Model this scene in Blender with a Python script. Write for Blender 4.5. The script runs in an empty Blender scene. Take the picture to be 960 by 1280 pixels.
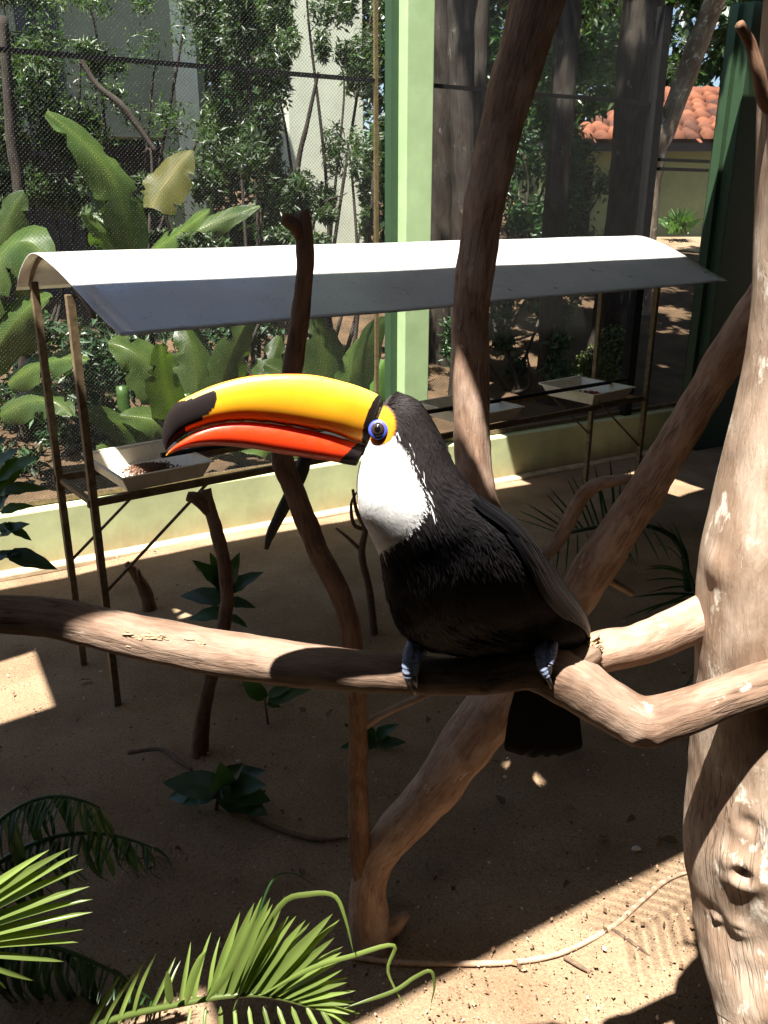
import bpy, math, random
import numpy as np
from mathutils import Matrix, Vector, noise as mnoise
random.seed(7); RNG = np.random.default_rng(7)
SC = bpy.context.scene; COL = SC.collection

# ------------------------------------------------------------------ camera, sky, sun, exposure
F = 1036.0; PITCH = math.radians(20.0); CP, SP = math.cos(PITCH), math.sin(PITCH); EYE = np.array([0, 0, 1.5])
cam = bpy.data.cameras.new('camera'); camo = bpy.data.objects.new('camera', cam); COL.objects.link(camo)
camo.location = EYE; camo.rotation_euler = (math.pi/2 - PITCH, 0, 0)
cam.sensor_fit = 'VERTICAL'; cam.angle = 2*math.atan(640/F); cam.clip_start = 0.02; cam.clip_end = 400
SC.camera = camo
SUN = np.array([-.20, -.32, 1.0]); SUN /= np.linalg.norm(SUN)
w = bpy.data.worlds.new('World'); SC.world = w; w.use_nodes = True
wn = w.node_tree; bg = wn.nodes['Background']; sky = wn.nodes.new('ShaderNodeTexSky'); sky.sky_type = 'NISHITA'
sky.sun_disc = False; sky.sun_elevation = math.asin(SUN[2]); sky.sun_rotation = math.atan2(SUN[0], SUN[1])
wn.links.new(sky.outputs[0], bg.inputs[0]); bg.inputs[1].default_value = 0.05
sl = bpy.data.lights.new('sun', 'SUN'); slo = bpy.data.objects.new('sun', sl); COL.objects.link(slo)
sl.energy = 5.0; sl.angle = math.radians(0.55); sl.color = (1, .95, .87)
slo.rotation_euler = Vector(-SUN).to_track_quat('-Z', 'Y').to_euler(); slo.location = (2, -2, 6)
SC.view_settings.view_transform = 'Standard'; SC.view_settings.look = 'None'
SC.view_settings.exposure = 2.0; SC.view_settings.gamma = 1; SC.view_settings.use_curve_mapping = False
SC.cycles.use_denoising = True
SC.cycles.max_bounces = 8; SC.cycles.transparent_max_bounces = 8

# ------------------------------------------------------------------ pixel helpers (photograph 960 x 1280)
def ray(px, py):
    x = (px-480)/F; y = -(py-640)/F
    return np.array([x, CP + y*SP, -SP + y*CP])
def P(px, py, Y):
    d = ray(px, py); return EYE + d*(Y/d[1])
def G(px, py, z=0.0):
    d = ray(px, py); return EYE + d*((z-1.5)/d[2])
def PXM(Y): return 1.0/F*Y/CP          # metres per pixel at depth Y, near the frame's middle
# wall frame: d along the wall, n towards the camera
TW = math.radians(60.3); WD = np.array([math.sin(TW), math.cos(TW), 0]); WN = np.array([WD[1], -WD[0], 0])
WO = np.array([-1.487, 3.425, 0.0])
def W(px, py, off=0.0):                # pixel on the wall's plane
    d = ray(px, py); t = np.dot(WN, WO + WN*off - EYE)/np.dot(WN, d); return EYE + d*t
def WS(px, py, off=0.0): return float(np.dot(WD, W(px, py, off) - WO))
def WP(s, off, z): return WO + WD*s + WN*off + np.array([0, 0, z])
TF = math.radians(52.0); FD = np.array([math.sin(TF), math.cos(TF), 0]); FN = np.array([FD[1], -FD[0], 0])
FO = np.array([-.852, 2.31, 0.0])
def FP(s, t, z): return FO + FD*s - FN*t + np.array([0, 0, z])   # feeder frame: s along, t away from camera
def ground_h(x, y):
    wd = -(WN[0]*(x-WO[0]) + WN[1]*(y-WO[1]))
    return np.where(wd > .9, .19*np.minimum(np.maximum(wd-.9, 0), 14), 0.0)

# ------------------------------------------------------------------ object helpers
def tag(o, label=None, cat=None, group=None, kind=None):
    if label: o['label'] = label
    if cat: o['category'] = cat
    if group: o['group'] = group
    if kind: o['kind'] = kind
    return o
def thing(name, label, cat, loc=(0, 0, 0), group=None):
    o = bpy.data.objects.new(name, None); COL.objects.link(o); o.location = [float(v) for v in loc]
    o.empty_display_size = .05
    return tag(o, label, cat, group)
def wloc(o):
    v = np.zeros(3)
    while o is not None: v = v + np.array(o.location); o = o.parent
    return v
def mesh(name, verts, faces, mat, tc=None, col=None, smooth=True):
    me = bpy.data.meshes.new(name); me.from_pydata([tuple(map(float, v)) for v in verts], [], [tuple(map(int, f)) for f in faces])
    if tc is not None:
        a = me.attributes.new('tc', 'FLOAT_VECTOR', 'POINT'); a.data.foreach_set('vector', np.asarray(tc, dtype=np.float32).ravel())
    if col is not None:
        c = np.ones((len(verts), 4), dtype=np.float32); c[:, :3] = col
        a = me.attributes.new('col', 'FLOAT_COLOR', 'POINT'); a.data.foreach_set('color', c.ravel())
    if smooth: me.polygons.foreach_set('use_smooth', [True]*len(me.polygons))
    me.materials.append(mat); me.update(); return me
def obj(name, me, parent=None, M=None):
    o = bpy.data.objects.new(name, me); COL.objects.link(o); o.parent = parent
    if M is not None:
        M = M.copy()
        if parent is not None: M.translation = M.translation - Vector(wloc(parent))
        o.matrix_basis = M
    return o
def mk(name, verts, faces, mat, parent=None, loc=None, **k):
    """verts in world space; the object's origin goes to loc (or to its parent's origin)"""
    verts = np.asarray(verts, dtype=float)
    org = wloc(parent) if parent is not None else (np.asarray(loc, float) if loc is not None else np.zeros(3))
    o = obj(name, mesh(name, verts - org, faces, mat, **k), parent)
    if parent is None: o.location = [float(v) for v in org]
    return o
class MB:
    def __init__(s): s.v = []; s.f = []; s.tc = []; s.col = []
    def add(s, v, f, tc=None, col=None):
        b = sum(len(x) for x in s.v); v = np.asarray(v, float); s.v.append(v)
        s.f += [tuple(i+b for i in q) for q in f]
        s.tc.append(np.asarray(tc, float) if tc is not None else v.copy())
        s.col.append(np.broadcast_to(np.asarray(col if col is not None else (1, 1, 1), float), (len(v), 3)))
    def build(s, name, mat, parent=None, loc=None, smooth=True, usecol=False):
        return mk(name, np.concatenate(s.v), s.f, mat, parent, loc, tc=np.concatenate(s.tc), col=np.concatenate(s.col) if usecol else None, smooth=smooth)
def crom(pts, n):
    """Catmull-Rom through the rows of pts, n samples"""
    pts = np.asarray(pts, float); m = len(pts); p = np.vstack([2*pts[0]-pts[1], pts, 2*pts[-1]-pts[-2]])
    t = np.linspace(0, m-1-1e-9, n); i = t.astype(int); u = (t-i)[:, None]
    a, b, c, d = p[i], p[i+1], p[i+2], p[i+3]
    return .5*((2*b) + (c-a)*u + (2*a-5*b+4*c-d)*u**2 + (3*b-a-3*c+d)*u**3)
def nrm(v): v = np.asarray(v, float); return v/(np.linalg.norm(v, axis=-1, keepdims=True)+1e-12)
def tube(pts, rad, seg=14, n=None, amp=0.0, nsc=12.0, cap=True, knots=(), seed=0.0, ridge=0.0):
    """swept tube: pts (m,3), rad (m,), noise amp relative to the radius; tc = grain coordinates"""
    pts = np.asarray(pts, float); rad = np.asarray(rad, float)
    L = np.sum(np.linalg.norm(np.diff(pts, axis=0), axis=1))
    if n is None: n = int(max(6, min(160, L/ max(.004, rad.mean()*.35))))
    c = crom(np.column_stack([pts, rad]), n); r = np.maximum(c[:, 3], 1e-4); c = c[:, :3]
    T = nrm(np.gradient(c, axis=0)); ln = np.concatenate([[0], np.cumsum(np.linalg.norm(np.diff(c, axis=0), axis=1))])
    u = np.cross(T[0], [0.3, 1, .2]); u = u/np.linalg.norm(u); U = []
    for k in range(n):
        u = u - T[k]*np.dot(u, T[k]); u = u/np.linalg.norm(u); U.append(u)
    U = np.array(U); V = np.cross(T, U); A = np.arange(seg)*2*math.pi/seg
    d = U[:, None]*np.cos(A)[None, :, None] + V[:, None]*np.sin(A)[None, :, None]
    R = np.repeat(r[:, None], seg, 1)
    if amp or ridge:
        for i in range(n):
            for j in range(seg):
                q = c[i] + d[i, j]*r[i]
                k = mnoise.noise(Vector(q*nsc + seed)) + .5*mnoise.noise(Vector(q*nsc*2.7 + seed))
                g = mnoise.noise(Vector((math.cos(A[j])*2.2+seed, math.sin(A[j])*2.2, ln[i]*2.5))) if ridge else 0
                R[i, j] *= 1 + amp*k + ridge*g
    v = c[:, None] + d*R[:, :, None]
    for (kp, kr, kh) in knots:
        D = v - np.asarray(kp)[None, None]; w2 = np.sum(D**2, -1)/kr**2
        v = v + d*(kh*np.exp(-w2) * (1 - 1.3*np.exp(-w2*6)))[:, :, None]
    tcv = np.stack([np.cos(A)[None]*r[:, None], np.sin(A)[None]*r[:, None], np.repeat(ln[:, None], seg, 1)], -1)
    f = [(i*seg+j, i*seg+(j+1) % seg, (i+1)*seg+(j+1) % seg, (i+1)*seg+j) for i in range(n-1) for j in range(seg)]
    v = v.reshape(-1, 3); tcv = tcv.reshape(-1, 3)
    if cap:
        v = np.vstack([v, c[0], c[-1]]); tcv = np.vstack([tcv, [0, 0, 0], [0, 0, ln[-1]]]); b = n*seg
        f += [(b, (j+1) % seg, j) for j in range(seg)] + [(b+1, (n-1)*seg+j, (n-1)*seg+(j+1) % seg) for j in range(seg)]
    return v, f, tcv + seed
def ptube(px, **k):
    """tube from rows (px, py, Y, radius in px)"""
    return tube([P(a[0], a[1], a[2]) for a in px], [a[3]*float(np.dot(P(a[0], a[1], a[2])-EYE, [0, CP, -SP]))/F*.95 for a in px], **k)
def box(c, ax, ay, az, bev=0.0):
    """box with half-axis vectors"""
    c, ax, ay, az = [np.asarray(q, float) for q in (c, ax, ay, az)]
    v = [c + ax*i + ay*j + az*k for k in (-1, 1) for j in (-1, 1) for i in (-1, 1)]
    f = [(0, 2, 3, 1), (4, 5, 7, 6), (0, 1, 5, 4), (2, 6, 7, 3), (0, 4, 6, 2), (1, 3, 7, 5)]
    return v, f
def bevel(o, wd=.004, seg=2):
    m = o.modifiers.new('bevel', 'BEVEL'); m.width = wd; m.segments = seg; m.limit_method = 'ANGLE'; return o
def bar(a, b, r1, r2=None, up=(0, 0, 1)):
    a, b = np.asarray(a, float), np.asarray(b, float); x = (b-a)/2; t = nrm(x)
    y = nrm(np.cross(up, t)); z = np.cross(t, y)
    return box((a+b)/2, x, y*r1, z*(r2 or r1))

# ------------------------------------------------------------------ materials
def newmat(name):
    m = bpy.data.materials.new(name); m.use_nodes = True; n = m.node_tree; b = n.nodes['Principled BSDF']; return m, n, b
def nd(n, typ, **k):
    x = n.nodes.new(typ)
    for a, v in k.items():
        if a.startswith('i_'): x.inputs[a[2:].replace('_', ' ')].default_value = v
        else: setattr(x, a, v)
    return x
def lk(n, a, b): n.links.new(a, b)
def coord(n, attr='tc', scale=(1, 1, 1)):
    if attr == 'obj': s = nd(n, 'ShaderNodeTexCoord').outputs['Object']
    elif attr == 'pos': s = nd(n, 'ShaderNodeNewGeometry').outputs['Position']
    else: s = nd(n, 'ShaderNodeAttribute', attribute_name=attr).outputs['Vector']
    mp = nd(n, 'ShaderNodeMapping'); mp.inputs['Scale'].default_value = scale; lk(n, s, mp.inputs[0]); return mp.outputs[0]
def nois(n, c, scale, detail=4, rough=.6, dist=0):
    t = nd(n, 'ShaderNodeTexNoise'); t.inputs['Scale'].default_value = scale; t.inputs['Detail'].default_value = detail
    t.inputs['Roughness'].default_value = rough; t.inputs['Distortion'].default_value = dist; lk(n, c, t.inputs['Vector']); return t.outputs[0]
def ramp(n, f, stops):
    r = nd(n, 'ShaderNodeValToRGB'); e = r.color_ramp.elements
    while len(e) < len(stops): e.new(.5)
    for q, (p, c) in zip(e, stops): q.position = p; q.color = (*c, 1) if len(c) == 3 else c
    lk(n, f, r.inputs[0]); return r.outputs[0]
def mix(n, f, a, b, mode='MIX'):
    m = nd(n, 'ShaderNodeMix', data_type='RGBA', blend_type=mode)
    for s, q in ((m.inputs[0], f), (m.inputs[6], a), (m.inputs[7], b)):
        if isinstance(q, (int, float)): s.default_value = q
        elif isinstance(q, tuple): s.default_value = (*q, 1)
        else: lk(n, q, s)
    return m.outputs[2]
def bump(n, b, h, st=.4, dist=.01):
    x = nd(n, 'ShaderNodeBump'); x.inputs['Strength'].default_value = st; x.inputs['Distance'].default_value = dist
    lk(n, h, x.inputs['Height']); lk(n, x.outputs[0], b.inputs['Normal']); return x
def plain(name, c, rough=.6, metal=0, nz=.25, scale=20, attr='pos', bmp=.1, spec=.5):
    m, n, b = newmat(name); co = coord(n, attr); q = nois(n, co, scale, 6)
    k = ramp(n, q, [(.3, tuple(v*(1-nz) for v in c)), (.7, tuple(min(1, v*(1+nz)) for v in c))])
    lk(n, k, b.inputs['Base Color']); b.inputs['Roughness'].default_value = rough; b.inputs['Metallic'].default_value = metal
    b.inputs['Specular IOR Level'].default_value = spec
    if bmp: bump(n, b, nois(n, co, scale*3, 4), bmp, .005)
    return m
def wood(name, dark, mid, light, patch=None, pamt=.55, crack=.5, rough=.75, gs=1.0):
    m, n, b = newmat(name)
    c = coord(n, 'tc', (1, 1, .16)); g = nois(n, c, 170*gs, 6, .65, .6)
    k = ramp(n, g, [(.28, dark), (.5, mid), (.75, light)])
    c2 = coord(n, 'tc', (1, 1, .45)); q = nois(n, c2, 22*gs, 5, .6, .4)
    k = mix(n, ramp(n, q, [(.35, (0, 0, 0)), (.7, (1, 1, 1))]), k, mix(n, .5, k, mid), 'MIX')
    k = mix(n, ramp(n, q, [(.42, (1, 1, 1)), (.62, (0, 0, 0))]), k, mix(n, 1.0, k, (.62, .55, .5), 'MULTIPLY'))
    if patch:
        pq = nois(n, coord(n, 'tc', (1, 1, .5)), 34*gs, 6, .7, .3)
        k = mix(n, ramp(n, pq, [(pamt, (0, 0, 0)), (pamt+.07, (1, 1, 1))]), k, patch)
    c3 = coord(n, 'tc', (1, 1, .05)); cr = nois(n, c3, 90*gs, 3, .5, .3)
    crk = ramp(n, cr, [(.475, (1, 1, 1)), (.497, (0, 0, 0)), (.503, (0, 0, 0)), (.525, (1, 1, 1))])
    gate = ramp(n, nois(n, c2, 9*gs, 2), [(.5, (0, 0, 0)), (.56, (1, 1, 1))])
    ck = mix(n, gate, (1, 1, 1), crk)
    k = mix(n, crack, k, mix(n, 1.0, k, ck, 'MULTIPLY'))
    lk(n, k, b.inputs['Base Color']); b.inputs['Roughness'].default_value = rough; b.inputs['Specular IOR Level'].default_value = .25
    hh = mix(n, .6, g, ck, 'MULTIPLY'); bump(n, b, hh, .55, .004)
    return m
def leafm(name, c1, c2, rough=.4, trans=.35, vein=0.0, spec=.5):
    m, n, b = newmat(name); oi = nd(n, 'ShaderNodeObjectInfo'); co = coord(n, 'pos')
    f = nd(n, 'ShaderNodeMath', operation='ADD'); f.inputs[1].default_value = 0
    lk(n, nois(n, co, 5, 3), f.inputs[0])
    k = ramp(n, f.outputs[0], [(.3, c1), (.7, c2)])
    hs = nd(n, 'ShaderNodeHueSaturation'); mr = nd(n, 'ShaderNodeMapRange'); mr.inputs[3].default_value = .65; mr.inputs[4].default_value = 1.35
    at = nd(n, 'ShaderNodeAttribute', attribute_name='col')
    lk(n, oi.outputs['Random'], mr.inputs[0]); lk(n, mr.outputs[0], hs.inputs['Value']); lk(n, k, hs.inputs['Color'])
    k = mix(n, 1.0, hs.outputs[0], at.outputs['Color'], 'MULTIPLY')
    if vein:
        wv = nd(n, 'ShaderNodeTexWave'); wv.bands_direction = 'X'; wv.inputs['Scale'].default_value = vein; wv.inputs['Distortion'].default_value = .6
        lk(n, coord(n, 'tc'), wv.inputs[0]); k = mix(n, .42, k, mix(n, 1, k, wv.outputs[0], 'MULTIPLY')); bump(n, b, wv.outputs[1], .35, .004)
        k = mix(n, ramp(n, nois(n, co, 26, 5, .7), [(.62, (0, 0, 0)), (.72, (.7, .7, .7))]), k, (.16, .13, .05))
    lk(n, k, b.inputs['Base Color']); b.inputs['Roughness'].default_value = rough; b.inputs['Specular IOR Level'].default_value = spec
    tr = nd(n, 'ShaderNodeBsdfTranslucent'); lk(n, mix(n, 1.0, k, (1.2, 1.35, .4), 'MULTIPLY'), tr.inputs[0])
    ms = nd(n, 'ShaderNodeMixShader'); ms.inputs[0].default_value = trans
    lk(n, b.outputs[0], ms.inputs[1]); lk(n, tr.outputs[0], ms.inputs[2]); lk(n, ms.outputs[0], n.nodes['Material Output'].inputs[0])
    return m
def colm(name, rough=.5, spec=.5, sheen=0, sss=0, coat=0, nz=.0, nscale=60, bmp=0):
    m, n, b = newmat(name); at = nd(n, 'ShaderNodeAttribute', attribute_name='col'); k = at.outputs['Color']
    co = coord(n, 'obj')
    if nz: k = mix(n, 1.0, k, ramp(n, nois(n, co, nscale, 5), [(.3, (1-nz,)*3), (.7, (1, 1, 1))]), 'MULTIPLY')
    lk(n, k, b.inputs['Base Color']); b.inputs['Roughness'].default_value = rough; b.inputs['Specular IOR Level'].default_value = spec
    b.inputs['Sheen Weight'].default_value = sheen; b.inputs['Coat Weight'].default_value = coat; b.inputs['Coat Roughness'].default_value = .2
    if sss: b.inputs['Subsurface Weight'].default_value = sss; b.inputs['Subsurface Radius'].default_value = (.02, .008, .002); b.inputs['Subsurface Scale'].default_value = .7
    if bmp: bump(n, b, nois(n, co, nscale*2, 3), bmp, .002)
    return m
def soil(name, a, b2, c):
    m, n, b = newmat(name); co = coord(n, 'pos'); g = nois(n, co, 3.0, 6, .6)
    k = ramp(n, g, [(.3, a), (.5, b2), (.72, c)])
    s = nois(n, co, 160, 4, .7); k = mix(n, .55, k, mix(n, 1.0, k, ramp(n, s, [(.3, (.35, .33, .3)), (.65, (1.25, 1.22, 1.15))]), 'MULTIPLY'))
    vo = nd(n, 'ShaderNodeTexVoronoi'); vo.inputs['Scale'].default_value = 75; lk(n, co, vo.inputs['Vector'])
    k = mix(n, ramp(n, vo.outputs['Distance'], [(.10, (1, 1, 1)), (.2, (0, 0, 0))]), k, mix(n, 1.0, k, (.5, .45, .4), 'MULTIPLY'))
    lk(n, k, b.inputs['Base Color']); b.inputs['Roughness'].default_value = .95; b.inputs['Specular IOR Level'].default_value = .15
    h = mix(n, .5, nois(n, co, 40, 6, .7), s); bump(n, b, h, .8, .012); return m
M = {}
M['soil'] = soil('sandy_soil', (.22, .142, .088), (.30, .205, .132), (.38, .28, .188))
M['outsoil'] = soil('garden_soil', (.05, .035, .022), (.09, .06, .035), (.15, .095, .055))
M['perch'] = wood('worn_perch_wood', (.15, .10, .07), (.27, .185, .135), (.38, .285, .215), (.46, .38, .31), .62)
M['pale'] = wood('pale_bleached_wood', (.33, .24, .175), (.43, .33, .25), (.52, .42, .34), (.62, .55, .46), .58, .5, .75, .8)
M['limb'] = wood('brown_limb_wood', (.20, .13, .095), (.40, .28, .21), (.50, .38, .29), (.55, .46, .38), .64)
M['pole'] = wood('dark_pole_wood', (.10, .055, .035), (.20, .115, .07), (.30, .18, .115))
M['raw'] = wood('chewed_raw_wood', (.35, .22, .12), (.62, .45, .28), (.75, .62, .45), None, .6, .3)
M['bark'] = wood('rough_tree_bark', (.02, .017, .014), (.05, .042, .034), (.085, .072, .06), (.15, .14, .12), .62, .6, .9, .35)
M['barklit'] = wood('mottled_sunlit_bark', (.10, .08, .06), (.22, .18, .13), (.35, .31, .24), (.5, .48, .42), .56, .5, .9, .4)  # lit copy of the bark: mottled, made paler for the sunlit trunk
M['twig'] = plain('dry_twig', (.13, .085, .055), .9, 0, .3, 90)
M['green_paint'] = plain('pale_green_wall_paint', (.46, .50, .27), .75, 0, .16, 6)
def stain(m, z0, z1, c):
    n = m.node_tree; b = n.nodes['Principled BSDF']; src = b.inputs['Base Color'].links[0].from_socket
    g = nd(n, 'ShaderNodeNewGeometry'); sx = nd(n, 'ShaderNodeSeparateXYZ'); lk(n, g.outputs['Position'], sx.inputs[0])
    q = nois(n, coord(n, 'pos', (1, 1, .35)), 9, 6, .7); ad = nd(n, 'ShaderNodeMath', operation='MULTIPLY_ADD'); lk(n, q, ad.inputs[0]); ad.inputs[1].default_value = -(z1-z0)*1.6; lk(n, sx.outputs['Z'], ad.inputs[2])
    mr = nd(n, 'ShaderNodeMapRange'); mr.inputs[1].default_value = z0-(z1-z0)*.8; mr.inputs[2].default_value = z1-(z1-z0)*.8; mr.inputs[3].default_value = .8; mr.inputs[4].default_value = 0; lk(n, ad.outputs[0], mr.inputs[0])
    lk(n, mix(n, mr.outputs[0], src, c), b.inputs['Base Color'])
stain(M['green_paint'], .0, .13, (.30, .22, .13))
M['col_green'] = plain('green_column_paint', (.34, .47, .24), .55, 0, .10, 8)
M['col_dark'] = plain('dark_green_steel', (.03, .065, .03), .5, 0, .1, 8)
M['steel'] = plain('dark_frame_steel', (.012, .012, .012), .7, 0, .3, 30, spec=.2)
M['rust'] = plain('rusted_post_steel', (.17, .12, .065), .7, .2, .45, 45)
M['brass'] = plain('yellowed_steel_bar', (.30, .22, .09), .55, .3, .3, 40)
M['wire'] = plain('galvanised_wire', (.02, .02, .018), .55, .2, .2, 60, bmp=0, spec=.25)
M['glint_twist'] = plain('sun_glint_twist', (.50, .50, .47), .4, .4, .2, 60, bmp=0)  # pale joint colour stands in for sun glints on the wire
M['tray'] = plain('cream_plastic', (.78, .72, .60), .45, 0, .1, 25)
M['lit_sand'] = plain('sunlit_sand_strip', (.45, .36, .24), .9, 0, .3, 14, bmp=.3)  # colour of the sunlit sandy soil along the wall foot
M['sheet'] = None
M['bwall'] = plain('pale_building_wall', (.22, .25, .17), .9, 0, .15, 3)
M['bwhite'] = plain('pale_building_pillar', (.62, .66, .52), .8, 0, .1, 5)
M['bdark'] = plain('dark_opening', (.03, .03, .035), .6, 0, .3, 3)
M['hwall'] = plain('green_house_wall', (.27, .33, .17), .85, 0, .2, 2)
M['tile'] = plain('clay_roof_tile', (.17, .06, .03), .9, 0, .45, 5)
_n = M['tile'].node_tree; _b = _n.nodes['Principled BSDF']; _l = _b.inputs['Base Color'].links[0].from_socket; _oi = nd(_n, 'ShaderNodeObjectInfo')
lk(_n, mix(_n, 1.0, _l, ramp(_n, _oi.outputs['Random'], [(0, (.25, .25, .28)), (.35, (.7, .65, .6)), (1, (1.25, 1.2, 1.1))]), 'MULTIPLY'), _b.inputs['Base Color'])
M['roofing'] = plain('grey_roofing_sheet', (.20, .20, .19), .7, 0, .2, 8)
M['leaf'] = leafm('broad_leaf_green', (.045, .10, .025), (.075, .16, .035), .35, .35)
M['dleaf'] = leafm('dark_shaded_leaf', (.02, .05, .018), (.035, .085, .025), .4, .25)  # darker copy of the leaf green, shade put into its colour for shaded plants
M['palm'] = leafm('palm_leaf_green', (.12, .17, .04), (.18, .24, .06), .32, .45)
M['banana'] = leafm('banana_leaf_green', (.05, .095, .02), (.095, .15, .035), .33, .35, 14)
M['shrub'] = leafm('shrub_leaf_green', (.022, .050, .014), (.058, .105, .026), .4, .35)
M['olive'] = leafm('yellowing_leaf', (.10, .12, .02), (.16, .15, .03), .45, .4, 14)
M['moss'] = leafm('moss_green', (.06, .09, .02), (.12, .15, .04), .8, .1)
def sheet_mat():
    m, n, b = newmat('white_roof_sheet'); co = coord(n, 'pos')
    q = nois(n, co, 4, 5); sp = nois(n, co, 55, 3, .7)
    k = ramp(n, q, [(.35, (.60, .59, .58)), (.65, (.72, .71, .70))])
    k = mix(n, ramp(n, sp, [(.63, (0, 0, 0)), (.72, (1, 1, 1))]), k, (.33, .30, .28))
    k = mix(n, ramp(n, nois(n, co, 14, 6, .75, .5), [(.60, (0, 0, 0)), (.72, (.6, .6, .6))]), k, (.38, .35, .30))
    lk(n, k, b.inputs['Base Color']); b.inputs['Metallic'].default_value = .35
    lk(n, ramp(n, nois(n, co, 9, 4), [(.3, (.25,)*3), (.7, (.45,)*3)]), b.inputs['Roughness'])
    bump(n, b, nois(n, co, 5, 2), .06, .02); return m
M['sheet'] = sheet_mat()

# ================================================================== THE SETTING
# ground inside and outside in one sheet
def ground():
    x = np.concatenate([[-90, -40, -20, -10], np.linspace(-5, 9, 141), [12, 18, 30, 50, 90]]); y = np.concatenate([[-60, -20, -8, -3], np.linspace(-1, 9, 101), np.linspace(9.5, 20, 22), [26, 40, 70, 120]])
    X, Y = np.meshgrid(x, y, indexing='ij'); Z = ground_h(X, Y)
    Zn = np.array([mnoise.noise(Vector((a*1.7, b*1.7, 0)))*.018 + mnoise.noise(Vector((a*6, b*6, 3)))*.006 for a, b in zip(X.ravel(), Y.ravel())])
    v = np.column_stack([X.ravel(), Y.ravel(), Z.ravel() + Zn]); m = len(y)
    f = [(i*m+j, (i+1)*m+j, (i+1)*m+j+1, i*m+j+1) for i in range(len(x)-1) for j in range(m-1)]
    mt, n, b = newmat('ground_soil')
    return v, f
v, f = ground()
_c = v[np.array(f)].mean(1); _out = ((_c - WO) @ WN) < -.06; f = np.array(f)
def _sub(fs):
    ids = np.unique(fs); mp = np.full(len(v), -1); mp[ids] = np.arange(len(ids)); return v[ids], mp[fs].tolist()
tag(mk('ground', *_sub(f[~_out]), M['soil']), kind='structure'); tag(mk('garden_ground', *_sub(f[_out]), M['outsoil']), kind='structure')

# low wall along the fence, sand-coloured strip standing in for sunlit soil at its foot
WS0, WS1, WH, WT = -1.4, 4.6, .255, .06
root = thing('low_wall', 'low pale green painted wall under the wire mesh fence', 'wall', WP(1.5, 0, 0))
o = mk('wall_body', *box(WP((WS0+WS1)/2, -WT, WH/2), WD*(WS1-WS0)/2, WN*WT, np.array([0, 0, WH/2+.01])), M['green_paint'], root, smooth=False); bevel(o, .008)
o = mk('sunlit_strip', *box(WP((WS0+WS1)/2, .02, .0), WD*(WS1-WS0)/2, WN*.035, np.array([0, 0, .018])), M['lit_sand'], root, smooth=False); bevel(o, .01)
# green columns
s1 = WS(512, 560, .06); COLTOP = 2.60
def column(s, w2, mat, label, dk, off=.05):
    r = thing('steel_column', label, 'column', WP(s, off, 0))
    o = mk('post', *box(WP(s, off, COLTOP/2), WD*w2, WN*.07, np.array([0, 0, COLTOP/2])), mat, r, smooth=False); bevel(o, .006)
    o = mk('side_plate', *box(WP(s-w2-.02, off-.03, COLTOP/2), WD*.019, WN*.03, np.array([0, 0, COLTOP/2])), dk, r, smooth=False)
    return r
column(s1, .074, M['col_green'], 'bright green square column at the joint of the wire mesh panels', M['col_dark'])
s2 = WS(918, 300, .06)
column(s2+.12, .30, M['col_dark'], 'wide dark green column behind the pale bleached trunk', M['col_dark'])

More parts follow.
